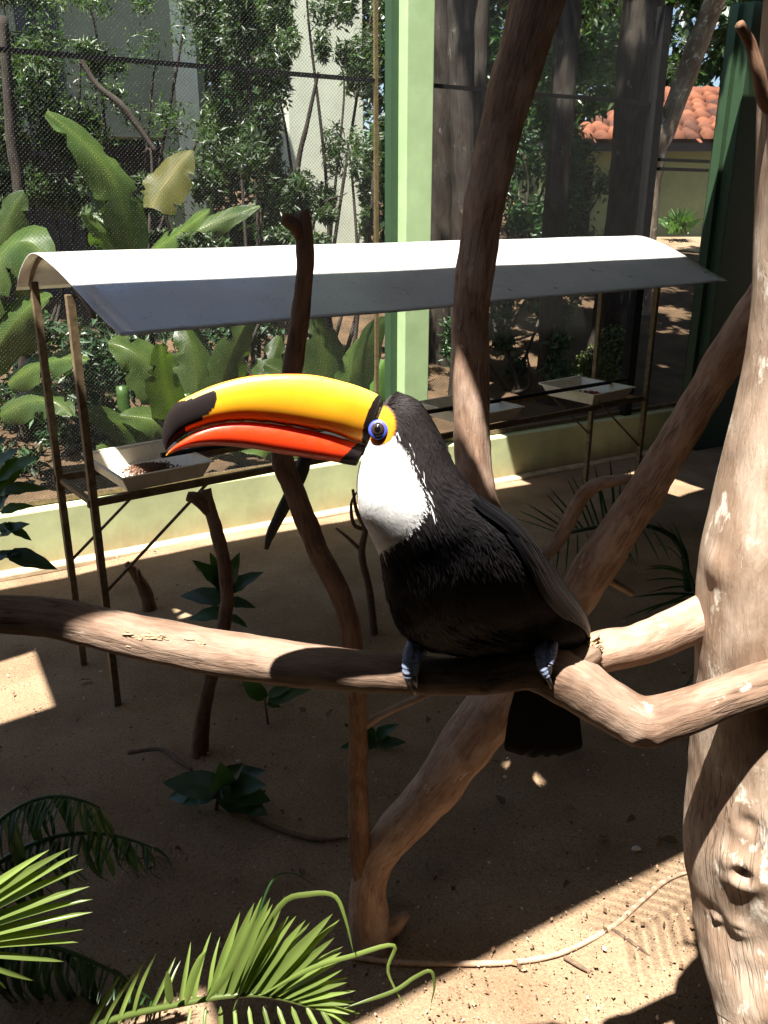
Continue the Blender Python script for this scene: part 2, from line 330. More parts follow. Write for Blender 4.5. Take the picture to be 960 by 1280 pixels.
# wire mesh panels: fence > mesh, rails, bars
def fence(sa, sb, z0, z1, label, cell=.0165, rails=(2.07,), bars=(), tw='glint_twist'):
    r = thing('mesh_fence', label, 'fence', WP((sa+sb)/2, -.06, WH))
    wr = .0005; mb = MB(); Hh = z1-z0; Ls = sb-sa
    V = []; Fc = []
    k = 0
    for sg in (1, -1):
        q = -Hh
        while q < Ls:
            a0, b0 = (q, 0) if sg > 0 else (q+Hh, 0); a1, b1 = (q+Hh, Hh) if sg > 0 else (q, Hh)
            # clip to [0, Ls]
            def at(t): return (a0+(a1-a0)*t, b0+(b1-b0)*t)
            t0, t1 = 0., 1.
            for lim in (0, Ls):
                t = (lim-a0)/(a1-a0)
                if (lim == 0) == (sg > 0): t0 = max(t0, t)
                else: t1 = min(t1, t)
            if t1 > t0 + .001:
                (s0_, zz0), (s1_, zz1) = at(t0), at(t1)
                p0 = WP(sa+s0_, -.06+sg*.0006, z0+zz0); p1 = WP(sa+s1_, -.06+sg*.0006, z0+zz1)
                t = nrm(p1-p0); u = WN; v2 = np.cross(t, u); b = len(V)
                for p in (p0, p1):
                    for cs, sn in ((1, 0), (-.5, .866), (-.5, -.866)): V.append(p + u*wr*cs + v2*wr*sn)
                Fc += [(b, b+1, b+4, b+3), (b+1, b+2, b+5, b+4), (b+2, b, b+3, b+5)]
            q += cell
    V = list(V)
    # twisted joints where the wires cross, a little proud; pale ones paint sun glints
    na = int(Ls/(cell/2)); nb = int(Hh/(cell/2)); kn = []
    for i in range(na):
        for j in range(nb):
            if (i+j) % 2 == 0:
                s_, z_ = i*cell/2, j*cell/2
                kn.append((s_, z_))
    o = mk('wire_mesh', V, Fc, M['wire'], r); tag(o, kind='stuff')
    ks = np.array(kn); b0 = []; kf = []
    base = WO + WD*(sa) + WN*(-.06) + np.array([0, 0, z0])
    c = base + ks[:, :1]*WD + ks[:, 1:]*np.array([[0, 0, 1.]]) 
    jit = RNG.normal(0, .0012, (len(c), 2)); c = c + jit[:, :1]*WN
    off = np.array([WD*.0009, np.array([0, 0, .0014]), -WD*.0009, np.array([0, 0, -.0014]), WN*.0016])
    vv = (c[:, None] + off[None]*RNG.uniform(.6, 1.25, (len(c), 1, 1))).reshape(-1, 3)
    kf = [(i*5+a, i*5+b_, i*5+4) for i in range(len(c)) for a, b_ in ((0, 1), (1, 2), (2, 3), (3, 0))]
    o = mk('wire_twists', vv, kf, M[tw], r, smooth=False); tag(o, kind='stuff')
    for z in rails:
        mk('rail', *box(WP((sa+sb)/2, -.075, z), WD*(sb-sa)/2, WN*.008, np.array([0, 0, .009])), M['steel'], r, smooth=False)
    mk('bottom_rail', *box(WP((sa+sb)/2, -.07, z0+.012), WD*(sb-sa)/2, WN*.012, np.array([0, 0, .011])), M['rust'], r, smooth=False)
    for s, m_ in bars:
        mk('upright_bar', *box(WP(s, -.075, (z0+z1)/2), WD*.009, WN*.009, np.array([0, 0, (z1-z0)/2])), M[m_], r, smooth=False)
    return r
ztop = 2.55
sp = WS(812, 300)
fence(WS0, s1-.10, WH+.015, ztop, 'wire mesh fence panel in front of the banana leaves', bars=((s1-.125, 'brass'),))
fence(s1+.10, sp-.03, WH+.015, ztop, 'wire mesh fence panel in front of the dark tree trunks', rails=(2.07,), tw='wire')  # joints wire-dark here, without painted glints
fence(sp+.03, s2-.16, WH+.015, ztop, 'wire mesh panel in front of the clay tiled house', rails=(1.78, 1.73), tw='wire')
r = thing('gate_post', 'black steel gate post between the two right mesh panels', 'post', WP(sp, 0, 0))
mk('post', *box(WP(sp, -.06, ztop/2), WD*.03, WN*.03, np.array([0, 0, ztop/2])), M['steel'], r, smooth=False)
mk('hinge', *box(WP(sp, -.02, 1.2), WD*.02, WN*.02, np.array([0, 0, .05])), M['steel'], r, smooth=False)
r = thing('door_frame', 'black steel frame post beside the wide dark green column', 'post', WP(s2-.13, 0, 0))
mk('post', *box(WP(s2-.12, -.03, ztop/2), WD*.045, WN*.03, np.array([0, 0, ztop/2])), M['steel'], r, smooth=False)
mk('stop', *box(WP(s2-.17, -.03, ztop/2), WD*.004, WN*.015, np.array([0, 0, ztop/2])), M['steel'], r, smooth=False)

# unseen aviary roof sheets, edges and gaps shaped, some added, to place sun and shade
ZR = 2.62
def roof_sheet(ab, label):
    q = np.array([WD*a + WN*b for a, b in ab]); m = len(q); c = q.mean(0)
    v = [(x, y, ZR + h) for h in (0, .02) for x, y, _ in q]
    f = [tuple(range(m)), tuple(range(2*m-1, m-1, -1))] + [(k, k+m, (k+1) % m + m, (k+1) % m) for k in range(m)]
    tag(mk('roof_sheet', v, f, M['roofing'], None, (c[0], c[1], ZR), smooth=False), label, 'roof sheet', 'sheets of the aviary roof')
def bfar(a): return -2.135 - .135*(a+.03)
def bslot(a): return -2.535 - .146*(a+.09)
def rect(a0, a1, b0, b1): return [(a0, b0), (a1, b0), (a1, b1), (a0, b1)]
roof_sheet([(-5, bfar(-5)), (2.95, bfar(2.95)), (2.95, -1.09), (-5, -1.09)], 'grey roof sheet above the feeding shelter')
roof_sheet([(-5, -3.10), (2.95, -3.10), (2.95, bslot(2.95)), (-5, bslot(-5))], 'grey roof sheet between the shelter and the low wall')
roof_sheet([(-.66, bslot(-.66)), (-.13, bslot(-.13)), (-.13, bfar(-.13)), (-.66, bfar(-.66))], 'unseen grey roof sheet added to shade soil beside the near end of the shelter')
roof_sheet(rect(2.15, 2.95, -3.45, -3.10), 'small unseen roof sheet added to shade the end of the low wall')
roof_sheet(rect(2.95, 8, -3.5, -1.09), 'unseen grey roof sheet added to shade the wide dark green column')
roof_sheet(rect(-5, .41, -1.09, -.97), 'slim grey roof sheet beside the pinhole gap')
roof_sheet(rect(.465, 8, -1.09, -.97), 'slim grey roof sheet past the pinhole gap')  # gap left so a sun spot lands on the brown trunk
roof_sheet(rect(-5, 8, -.97, -.81), 'narrow grey roof sheet over the forked tree')
roof_sheet(rect(-.57, 8, -.81, -.69), 'grey roof sheet beside the gap over the bright young palm')
roof_sheet(rect(-5, -.82, -.81, -.69), 'grey roof sheet over the dark palm')  # gap left so sun reaches the young palm
roof_sheet(rect(-5, 8, -.69, -.585), 'slim grey roof sheet whose straight edge ends at the sunny gap')
roof_sheet(rect(-5, -.86, -.585, -.04), 'unseen grey roof sheet added to shade beyond the near end of the sunny gap')
roof_sheet(rect(.88, 8, -.585, -.04), 'unseen grey roof sheet added to shade beyond the far end of the sunny gap')
roof_sheet(rect(-5, 8, -.04, 2.6), 'unseen grey roof sheet added to cut skylight on the camera side')
# unseen board walls added to keep skylight out of the shaded aviary
def blocker_wall(a0, b0, a1, b1, label):
    p, q = WD*a0+WN*b0, WD*a1+WN*b1; d = nrm(q-p); n_ = np.array([d[1], -d[0], 0]); L = np.linalg.norm(q-p); r = thing('skylight_blocker', label, 'wall', (p+q)/2)
    k = int(L/.5)
    for i in range(k):
        c = p + d*L*(i+.5)/k; mk('board', *box(c + [0, 0, ZR/2], d*(L/k/2-.004), n_*.015, np.array([0, 0, ZR/2])), M['col_dark'], r, smooth=False)
blocker_wall(-4, 2.5, 7, 2.5, 'unseen dark green board wall added to block skylight behind the camera'); blocker_wall(6.8, -2.6, 6.8, 2.4, 'unseen dark green board wall added to block skylight from the right'); blocker_wall(-3.4, -3.3, -3.4, 2.4, 'unseen dark green board wall added to block skylight from the left')

# ================================================================== FEEDING SHELTER
def feeder():
    L, Wd, Hb = 2.69, .314, 1.31
    r = thing('feeding_shelter', 'feeding shelter with white curved sheet roof on thin rusty posts', 'feeder', FP(L/2, Wd/2, 0))
    # curved sheet roof
    prof = crom([(-.34, 1.255), (-.24, 1.315), (-.12, 1.375), (0, 1.392), (.12, 1.36), (.24, 1.30), (.36, 1.232), (.445, 1.205)], 30)
    prof = crom([(-.225, 1.275), (-.14, 1.345), (-.03, 1.388), (.10, 1.362), (.22, 1.312), (.34, 1.252), (.44, 1.205)], 36)
    nS = 46; v = []; S = np.linspace(-.035, L+.05, nS)
    for s in S:
        wob = .0015*math.sin(s*5.3)
        for k, (t, z) in enumerate(prof):
            e = (k/35.)**2
            v.append(FP(s + (0.06*e if s < 0.5 else .05*e*((s-.5)/2.2)), Wd/2 - t, z + wob*e + .001*math.sin(s*9+t*4)))
    f = [(i*36+j, (i+1)*36+j, (i+1)*36+j+1, i*36+j+1) for i in range(nS-1) for j in range(35)]
    o = mk('roof', v, f, M['sheet'], r); m = o.modifiers.new('thick', 'SOLIDIFY'); m.thickness = .0025; m.offset = 1
    # end ribs following the sheet
    for s in (.0, L):
        v, f, tc = tube([FP(s, Wd/2-t, z-.012) for t, z in prof[2:-6:3]], [.006]*len(prof[2:-6:3]), 6, 24)
        mk('end_rib', v, f, M['rust'], r)
    zr = .715; dz = lambda s: -.016*s
    for s, t, ls in ((0, 0, -.0), (0, Wd, 0), (L, 0, 0), (L, Wd, 0)):
        top = FP(s, t, 1.30 if t else 1.285)
        bot = FP(s, t, -.02) + (FD*-.012 if s == 0 else 0)
        mk('post', *bar(bot, top, .0105, .0105, up=FD), M['rust'], r, smooth=False)
    for t in (.0, Wd):
        mk('tray_rail', *bar(FP(-.02, t+.012, zr-.03), FP(L+.02, t+.012, zr-.03+dz(L)), .008, .011), M['rust'], r, smooth=False)
    mk('tray_rail', *bar(FP(.27, Wd*.42, zr+.040), FP(L+.02, Wd*.42, zr+.040+dz(L)), .007, .007), M['steel'], r, smooth=False)
    for s in (0, L):
        mk('cross_bar', *bar(FP(s, 0, zr-.035+dz(s)), FP(s, Wd, zr-.035+dz(s)), .008), M['rust'], r, smooth=False)
    for t in (0, Wd):
        v, f, tc = tube([FP(.0, t, .40), FP(.36, t, zr-.04)], [.005, .005], 6, 4); mk('brace', v, f, M['rust'], r)
        v, f, tc = tube([FP(L, t, .40), FP(L-.36, t, zr-.04)], [.005, .005], 6, 4); mk('brace', v, f, M['rust'], r)
    return L, Wd, zr
FL, FW, FZ = feeder()
def fs(px, py, z, t):    # s of the pixel on the vertical plane t
    d = ray(px, py); o = FP(0, t, 0); k = np.dot(FN, o-EYE)/np.dot(FN, d); q = EYE + d*k; return float(np.dot(FD, q-FO)), q[2]
def tray(s, label, hl=.155, hw=.165, h=.055):
    r = thing('food_tray', label, 'tray', FP(s, FW/2, FZ-.018-.016*s), 'cream trays on the rails of the feeding shelter')
    V = []; Fc = []
    def ring(a, b, z): 
        i = len(V); V.extend([FP(s-a, FW/2-b, z), FP(s+a, FW/2-b, z), FP(s+a, FW/2+b, z), FP(s-a, FW/2+b, z)]); return i
    z0 = FZ-.018-.016*s; z1 = z0+h
    rs = [ring(hl-.03, hw-.03, z0), ring(hl-.008, hw-.008, z1-.004), ring(hl, hw, z1-.004), ring(hl, hw, z1), ring(hl-.012, hw-.012, z1), ring(hl-.035, hw-.035, z0+.005)]
    for a, b in zip(rs[:-1], rs[1:]): Fc += [(a+i, a+(i+1) % 4, b+(i+1) % 4, b+i) for i in range(4)]
    Fc += [(rs[0]+3, rs[0]+2, rs[0]+1, rs[0]), (rs[-1], rs[-1]+1, rs[-1]+2, rs[-1]+3)]
    o = mk('tray_body', V, Fc, M['tray'], r, smooth=False); bevel(o, .004)
    o = mk('rim', *bar(FP(s-hl, FW/2+hw, z1+.002), FP(s+hl, FW/2+hw, z1+.002), .006, .004), M['tray'], r, smooth=False)
    return z0
zt = FZ-.018
TS = [fs(187, 597, .72, FW/2)[0], fs(412, 572, .72, FW/2)[0], fs(588, 540, .72, FW/2)[0], fs(732, 510, .72, FW/2)[0]]
tlab = ['cream food tray holding brown pellets at the near end of the shelter', 'cream food tray partly hidden behind the orange bill', 'cream food tray behind the brown leaning trunk', 'cream food tray with red fruit at the far end of the shelter']
for s, lb in zip(TS, tlab): tray(s, lb)
def pile(name, s, label, cat, mat, n, sx, sy, size, hh):
    vv = []; ff = []
    for i in range(n):
        a, b = RNG.normal(0, .42, 2); 
        if abs(a) > 1 or abs(b) > 1: continue
        z = zt - .016*s + .006 + hh*max(0, 1-(a*a+b*b))*RNG.uniform(.3, 1)
        c = FP(s + a*sx, FW/2 + b*sy, z); q = nrm(RNG.normal(size=(3, 3)))
        e = size*RNG.uniform(.6, 1.3)
        bs = len(vv); vv += [c+q[0]*e, c-q[0]*e, c+q[1]*e*.8, c-q[1]*e*.8, c+q[2]*e*.7, c-q[2]*e*.7]
        ff += [tuple(bs+k for k in t) for t in ((0, 2, 4), (2, 1, 4), (1, 3, 4), (3, 0, 4), (2, 0, 5), (1, 2, 5), (3, 1, 5), (0, 3, 5))]
    o = mk(name, vv, ff, mat, None, FP(s, FW/2, zt-.016*s+.006), smooth=False); tag(o, label, cat, kind='stuff')
M['feed'] = plain('brown_feed', (.16, .085, .05), .9, 0, .4, 200); M['fruit'] = plain('red_fruit', (.36, .035, .02), .4, 0, .3, 60)
pile('food_pellets', TS[0]+.01, 'heap of brown pellets in the near cream tray', 'feed', M['feed'], 1500, .10, .11, .0045, .02)
pile('fruit_pieces', TS[3], 'chopped red fruit in the far cream tray', 'fruit', M['fruit'], 46, .085, .075, .014, .018)

# ================================================================== DEAD TREES AND PERCH
# forked dead tree behind the bird
b0 = G(462, 1172)
Yb = b0[1]
t1 = thing('dead_tree', 'brown forked dead tree rising behind the toucan', 'tree', (b0[0], b0[1], 0))
limbA = [(463, 1195, Yb-.01, 40), (462, 1160, Yb, 30), (460, 1110, Yb, 23), (472, 1072, Yb+.01, 25), (500, 1035, Yb+.03, 27), (545, 985, Yb+.06, 31), (580, 935, Yb+.09, 34), (614, 888, Yb+.12, 35), (640, 835, Yb+.15, 34), (642, 770, Yb+.18, 30), (618, 690, Yb+.2, 27), (595, 610, Yb+.22, 25), (590, 530, Yb+.24, 24), (587, 440, Yb+.25, 25), (590, 370, Yb+.26, 25), (599, 300, Yb+.27, 27), (613, 220, Yb+.27, 28), (632, 140, Yb+.28, 30), (654, 60, Yb+.28, 33), (684, -40, Yb+.28, 36), (705, -120, Yb+.28, 36)]
v, f, tc = ptube(limbA, seg=22, n=150, amp=.09, nsc=14, seed=1.3, ridge=.07, knots=[(P(594, 585, Yb+.18), .022, .008), (P(560, 985, Yb), .03, .006)])
mk('trunk', v, f, M['limb'], t1, tc=tc)
limbB = [(640, 850, Yb+.15, 22), (685, 795, Yb+.16, 25), (735, 722, Yb+.14, 26), (790, 640, Yb+.1, 26), (835, 567, Yb+.06, 25), (880, 492, Yb+.02, 25), (915, 432, Yb-.02, 24), (955, 370, Yb-.05, 23), (1010, 290, Yb-.1, 22)]
v, f, tc = ptube(limbB, seg=18, n=90, amp=.10, nsc=16, seed=4.1, ridge=.10); mk('branch', v, f, M['limb'], t1, tc=tc)
poleC = [(458, 1110, Yb, 17), (450, 1060, Yb+.005, 15), (447, 980, Yb+.01, 13), (447, 900, Yb+.01, 13), (440, 810, Yb+.02, 14), (428, 750, Yb+.04, 14), (398, 690, Yb+.06, 14), (372, 625, Yb+.08, 14), (353, 572, Yb+.09, 14), (356, 515, Yb+.1, 13), (368, 450, Yb+.11, 13), (376, 390, Yb+.11, 12.5), (381, 340, Yb+.11, 12), (381, 300, Yb+.11, 12), (380, 275, Yb+.11, 10), (381, 262, Yb+.11, 5)]
v, f, tc = ptube(poleC, seg=14, n=120, amp=.12, nsc=25, seed=7.7, ridge=.12); mk('branch', v, f, M['pole'], t1, tc=tc)
v, f, tc = ptube([(381, 300, Yb+.11, 10), (370, 283, Yb+.1, 9), (360, 276, Yb+.095, 9), (354, 272, Yb+.09, 6)], seg=10, n=14, amp=.2, nsc=40); mk('broken_stub', v, f, M['pole'], t1, tc=tc)
v, f, tc = ptube([(452, 910, Yb+.01, 6), (480, 892, Yb+.02, 5), (515, 876, Yb+.05, 5), (545, 862, Yb+.09, 4)], seg=8, n=14, amp=.1); mk('twig', v, f, M['limb'], t1, tc=tc)
v, f, tc = ptube([(470, 1168, Yb-.01, 16), (490, 1160, Yb-.01, 12), (508, 1143, Yb-.01, 6)], seg=10, n=12, amp=.15); mk('root_spur', v, f, M['limb'], t1, tc=tc)
v, f, tc = ptube([(678, 698, Yb+.14, 9), (700, 672, Yb+.16, 10), (722, 630, Yb+.16, 10), (745, 606, Yb+.14, 9), (792, 598, Yb+.10, 6)], seg=10, n=24, amp=.12, nsc=30); mk('twig', v, f, M['limb'], t1, tc=tc)
v, f, tc = ptube([(756, 722, Yb+.13, 6), (770, 730, Yb+.15, 6), (790, 742, Yb+.17, 4)], seg=8, n=8, amp=.1); mk('twig', v, f, M['limb'], t1, tc=tc)

# bleached trunk at the right
YT = .875
tr = P(1010, 1360, YT-.13) + np.array([.12, -.12, 0])
t2 = thing('bleached_trunk', 'thick pale bleached trunk with a round knot supporting the perch', 'tree trunk', (tr[0], tr[1], 0))
TK = [(960+58, -120, 50), (960+50, 0, 52), (960+44, 150, 54), (1003, 300, 56), (1001, 400, 60), (996, 480, 67), (985, 580, 78), (973, 680, 90), (969, 750, 94), (968, 830, 94), (968, 950, 101), (966, 1050, 105), (968, 1110, 101), (977, 1180, 97), (992, 1260, 92), (1010, 1360, 92)]
rows = [(a, b, float(np.interp(b, [0, 1000, 1130, 1260, 1360], [YT, YT, YT-.02, YT-.07, YT-.13])), r_) for a, b, r_ in TK]
pts = [P(a, b, Y) for a, b, Y, _ in rows]; rd = [r_*float(np.dot(P(a, b, Y)-EYE, [0, CP, -SP]))/F for a, b, Y, r_ in rows]
last = np.array(pts[-1]); pts += [np.array([last[0]+.06, last[1]-.06, last[2]*.5]), np.array([last[0]+.12, last[1]-.12, -.05])]; rd += [rd[-1], rd[-1]*1.15]
def surf_at(tv, px, py):
    q = tv - EYE; dd = q[:, 1]*CP - q[:, 2]*SP; uu = q[:, 1]*SP + q[:, 2]*CP; e = (480+F*q[:, 0]/dd-px)**2 + (640-F*uu/dd-py)**2
    near = np.where(e < 150)[0]; return tv[near[np.argmin(dd[near])]]
KC = surf_at(np.asarray(tube(pts, rd, seg=64, n=240)[0]), 930, 1096)
v, f, tc = tube(pts, rd, seg=120, n=460, amp=.022, nsc=13, seed=2.2, ridge=.02, knots=[(KC, .026, .018), (P(905, 1090, YT-.08), .03, .004), (P(925, 1160, YT-.085), .015, .008), (P(935, 1030, YT-.085), .03, .006), (P(884, 712, YT-.03), .02, .010), (P(890, 1150, YT-.06), .02, -.006), (P(945, 1190, YT-.09), .05, -.012), (P(930, 950, YT-.09), .05, .006)])
mk('trunk', v, f, M['pale'], t2, tc=tc)
v, f, tc = ptube([(733, 826, .845, 20), (745, 818, .85, 27), (790, 808, .86, 27), (830, 793, .875, 28), (875, 772, .89, 29), (930, 745, .90, 30), (970, 725, .91, 30)], seg=20, n=60, amp=.08, nsc=20, seed=3.3, ridge=.1); mk('side_branch', v, f, M['limb'], t2, tc=tc)
v, f, tc = ptube([(1000, 200, .9, 16), (985, 150, .88, 12), (958, 130, .86, 9), (948, 90, .85, 8), (938, 55, .85, 7), (924, 30, .84, 6)], seg=10, n=40, amp=.12, nsc=30); mk('twig', v, f, M['pole'], t2, tc=tc)

# perch
YP = .80
perch_rows = [(-90, 760, .84, 26), (0, 767, .83, 26), (70, 772, .825, 27), (150, 790, .82, 28.5), (230, 808, .81, 29.5), (330, 826, .805, 30), (420, 836, .80, 28), (520, 843, .80, 25), (585, 845, .80, 25), (625, 839, .80, 29), (665, 833, .80, 33), (712, 850, .80, 37), (757, 880, .795, 34), (805, 900, .79, 32), (860, 888, .785, 30), (910, 870, .785, 28), (985, 845, .785, 29), (1060, 820, .79, 30)]
pr = thing('perch_branch', 'weathered crooked branch laid across as the perch under the toucan', 'perch', P(500, 842, .80))
v, f, tc = ptube(perch_rows, seg=36, n=260, amp=.06, nsc=22, seed=5.5, ridge=.07, knots=[(P(40, 768, .80), .014, .004), (P(240, 783, .79), .014, .006), (P(245, 800, .785), .012, .005), (P(605, 862, .775), .012, .007), (P(805, 925, .77), .02, .008), (P(920, 862, .76), .01, .002), (P(690, 815, .775), .02, .004)])
mk('branch_body', v, f, M['perch'], pr, tc=tc)
v, f, tc = ptube([(675, 842, .805, 27), (705, 830, .81, 27), (728, 818, .815, 23), (742, 812, .82, 18)], seg=18, n=22, amp=.08, nsc=25); mk('stub', v, f, M['perch'], pr, tc=tc)
mb = MB()
for k in range(46):       # splintered raw end of the stub
    a = RNG.uniform(0, 6.28); rr = 17*math.sqrt(RNG.uniform(0, 1)); px = 741+rr*.3*math.cos(a); py = 811+rr*math.sin(a)
    p0 = P(px, py, .817+.010*math.cos(a)); L = RNG.uniform(.003, .011); d = nrm(np.array([.9, .25, .25]) + RNG.normal(0, .25, 3))
    v, f, tc = tube([p0-d*.004, p0+d*L*.6, p0+d*L], [.0026, .002, .0006], 5, 4); mb.add(v, f, tc)
mb.build('splintered_end', M['raw'], pr)
mb = MB()
for k in range(170):      # chewed bark patch at the left
    u = RNG.uniform(0, 1); px = 158+100*u; py = 797+17*u+RNG.normal(0, 4.0)+3*math.sin(u*12); p0 = P(px, py, .7955-.006*u+RNG.normal(0, .0005))
    d = nrm(np.array([1, -.1, -.25]) + RNG.normal(0, .35, 3)*[1, .3, 1]); s_ = RNG.uniform(.003, .008)
    v, f, tc = tube([p0-d*s_, p0, p0+d*s_], [.0005, RNG.uniform(.0010, .0018), .0005], 5, 4); mb.add(v, f, tc)
mb.build('chewed_patch', M['raw'], pr)

# ================================================================== TOUCAN
YB = .80
VD = np.array([0, -CP, SP])       # towards the camera
SECT = [ # front (px,py), back (px,py), half depth (m), Y
 ((462, 556), (480, 503), 0.015, 0.714), ((455, 568), (494, 493), 0.0245, 0.714), ((449, 584), (522, 503), 0.029, 0.714), ((446, 608), (546, 537), 0.034, 0.717),
 ((450, 642), (568, 582), 0.043, 0.723), ((463, 670), (600, 624), 0.053, 0.733), ((475, 698), (640, 656), 0.06, 0.746), ((484, 738), (668, 692), 0.062, 0.76),
 ((498, 778), (690, 728), 0.052, 0.774), ((524, 802), (710, 752), 0.040, 0.789), ((570, 814), (722, 770), 0.037, 0.803), ((622, 818), (728, 788), 0.028, 0.818), ((664, 822), (726, 806), 0.016, 0.83), ((690, 824), (720, 818), 0.004, 0.835)]
SC_T = np.array([np.concatenate([P(a[0], a[1], Y), P(b[0], b[1], Y), [h]]) for a, b, h, Y in SECT])
NS, NA = 240, 120
_tab = crom(SC_T, NS); SMAX = len(SECT)-1
def loft(s, a):
    s = np.clip(np.asarray(s, float), 0, SMAX-1e-6); a = np.asarray(a, float); x = s/SMAX*(NS-1); i = np.minimum(x.astype(int), NS-2); u = (x-i)[..., None]
    q = _tab[i]*(1-u) + _tab[i+1]*u
    fr, bk, hd = q[..., :3], q[..., 3:6], q[..., 6]
    c = (fr+bk)/2; ax = (fr-bk)/2
    ca, sa = np.cos(a)[..., None], np.sin(a)[..., None]
    e = .88; ca = np.sign(ca)*np.abs(ca)**e; sa = np.sign(sa)*np.abs(sa)**e
    k = .94
    return c + ax*ca*k/.94 + VD*(hd[..., None]*sa)
def loft_n(s, a):
    e = 1e-2; du = loft(s+e*2, a)-loft(s-e*2, a); dv = loft(s, a+e)-loft(s, a-e); n = np.cross(du, dv); n = nrm(n)
    c = (loft(s, a*0)+loft(s, a*0+math.pi))/2; sg = np.sign(np.sum(n*(loft(s, a)-c), -1, keepdims=True)); return n*np.where(sg == 0, 1, sg), nrm(du)
BIBS = [0, .6, 1, 1.6, 2, 3, 4, 4.6, 4.95, 5.35, 5.65, 5.9, 14]; BIBA = [70, 72, 78, 86, 92, 100, 101, 96, 84, 62, 34, 0, 0]
def in_bib(s, a):
    aa = np.degrees(np.abs(np.arctan2(np.sin(a), np.cos(a)))); return np.interp(s, BIBS, BIBA) - aa
# eye position: nearest grid point on the camera side
_s, _a = np.meshgrid(np.linspace(.3, 2.5, 90), np.linspace(.3, 2.9, 120), indexing='ij'); _p = loft(_s, _a)
def topx(p):
    q = p - EYE; dd = q[..., 1]*CP - q[..., 2]*SP; uu = q[..., 1]*SP + q[..., 2]*CP
    return 480+F*q[..., 0]/dd, 640-F*uu/dd
_x, _y = topx(_p); _k = np.argmin((_x-473)**2 + (_y-537)**2); ES, EA = _s.ravel()[_k], _a.ravel()[_k]; EYEP = loft(ES, EA); EN = loft_n(ES, EA)[0]
def in_orange(p):
    x, y = topx(p); # oval around the eye between bill band and bib
    return 1 - (((x-475)/20.0)**2 + ((y-531)/25.0)**2)
bird = thing('toucan', 'black toucan with white bib and huge orange bill on the perch', 'bird', P(600, 835, .80))
M['feather'] = colm('plumage', .62, .18, 0, nz=.25, nscale=120)
M['skin'] = colm('body_skin', .6, .3, .1, nz=.2, nscale=90)
def bird_col(s, a, p, jitter=0.0):
    n = len(s); black = np.array([.012, .011, .013]); c = np.tile(black, (n, 1))
    crown = np.clip(1-(s-2.0)/4.0, 0, 1)[:, None]; c = c*(1-crown) + np.array([.030, .024, .024])*crown
    fl = np.exp(-((s-8.0)/1.3)**2)*np.exp(-((a-1.9)/.45)**2); c = c + fl[:, None]*np.array([.028, .018, .012])  # brown flank patch: sunlight on black plumage put into the colour
    b = in_bib(s, a)
    if jitter: b = b + RNG.normal(0, 3.5, n)
    c[b > 0] = (.90, .88, .84)
    tip = (b > 0) & (s > 5.3); c[tip] = (.88, .83, .74)
    o = in_orange(p); sd = np.sin(a) > -2
    c[(o > 0) & (s < 2.6)] = (.90, .34, .012)
    c[(o > 0) & (o < .10) & (s < 2.6)] = (.62, .13, .012)
    c[(s < .22)] = (.015, .012, .014)
    return c
S_, A_ = np.meshgrid(np.linspace(0, SMAX-1e-3, 300), np.arange(140)*2*math.pi/140, indexing='ij')
bp = loft(S_.ravel(), A_.ravel()); m_ = 140
f = [(i*m_+j, i*m_+(j+1) % m_, (i+1)*m_+(j+1) % m_, (i+1)*m_+j) for i in range(299) for j in range(m_)]
f += [tuple(range(m_)), tuple(299*m_+j for j in range(m_-1, -1, -1))]
body = mk('body', bp, f, M['skin'], bird, col=bird_col(S_.ravel(), A_.ravel(), bp))
# plumage: overlapping slivers following the body
def plumage():
    N = 190000; s = RNG.uniform(.75, 12.4, N)**1.0; a = RNG.uniform(0, 2*math.pi, N)
    keep = RNG.uniform(0, 1, N) < np.interp(s, [0, 2, 5, 8, 11, 13], [.45, .6, .85, 1, .8, .4]); s, a = s[keep], a[keep]
    p = loft(s, a); o = in_orange(p); ok = ~((o > -.12) & (s < 2.7)); s, a, p = s[ok], a[ok], p[ok]
    n, t = loft_n(s, a); N = len(s); side = np.cross(n, t)
    ln = np.interp(s, [0, 2, 4, 6, 9, 13], [.004, .007, .012, .018, .023, .022])*RNG.uniform(.6, 1.4, N); wd = np.interp(s, [0, 2, 4, 6, 9, 13], [.0004, .00045, .0006, .0008, .0010, .0010])*RNG.uniform(.6, 1.3, N)
    ln = ln*np.where(in_bib(s, a) > -4, .38, 1.0)
    swirl = np.array([mnoise.noise(Vector(q*38)) for q in p])*.55 + RNG.normal(0, .13, N)
    d = nrm(t*np.cos(swirl)[:, None] + side*np.sin(swirl)[:, None]); w_ = np.cross(n, d)
    lift = RNG.uniform(.02, .17, N)*np.interp(s, [0, 3, 8], [.9, .8, 1.0])
    lump = np.array([max(0, mnoise.noise(Vector(q*60+Vector((3, 1, 7)))) ) for q in p])*.35; lift = (lift + lump*.3)*np.where(in_bib(s, a) > 0, .10, .8)
    b0 = p - n*.0006 - d*ln[:, None]*.2; m1 = p + d*ln[:, None]*.45 + n*(ln*lift*.55)[:, None]; tp = p + d*ln[:, None] + n*(ln*lift*.8)[:, None]
    v = np.stack([b0 - w_*wd[:, None]*.6, b0 + w_*wd[:, None]*.6, m1 + w_*wd[:, None], tp, m1 - w_*wd[:, None]], 1).reshape(-1, 3)
    c = bird_col(s, a, p, 1.0)*RNG.uniform(.65, 1.3, (N, 1)); bib = c[:, 0] > .4; c[bib] = np.clip(c[bib]*1.1, .78, .93)
    i = np.arange(N)*5; f = list(zip(i, i+1, i+2, i+3, i+4))
    tag(mk('plumage', v, f, M['feather'], bird, col=np.repeat(c, 5, 0)), kind='stuff')
plumage()
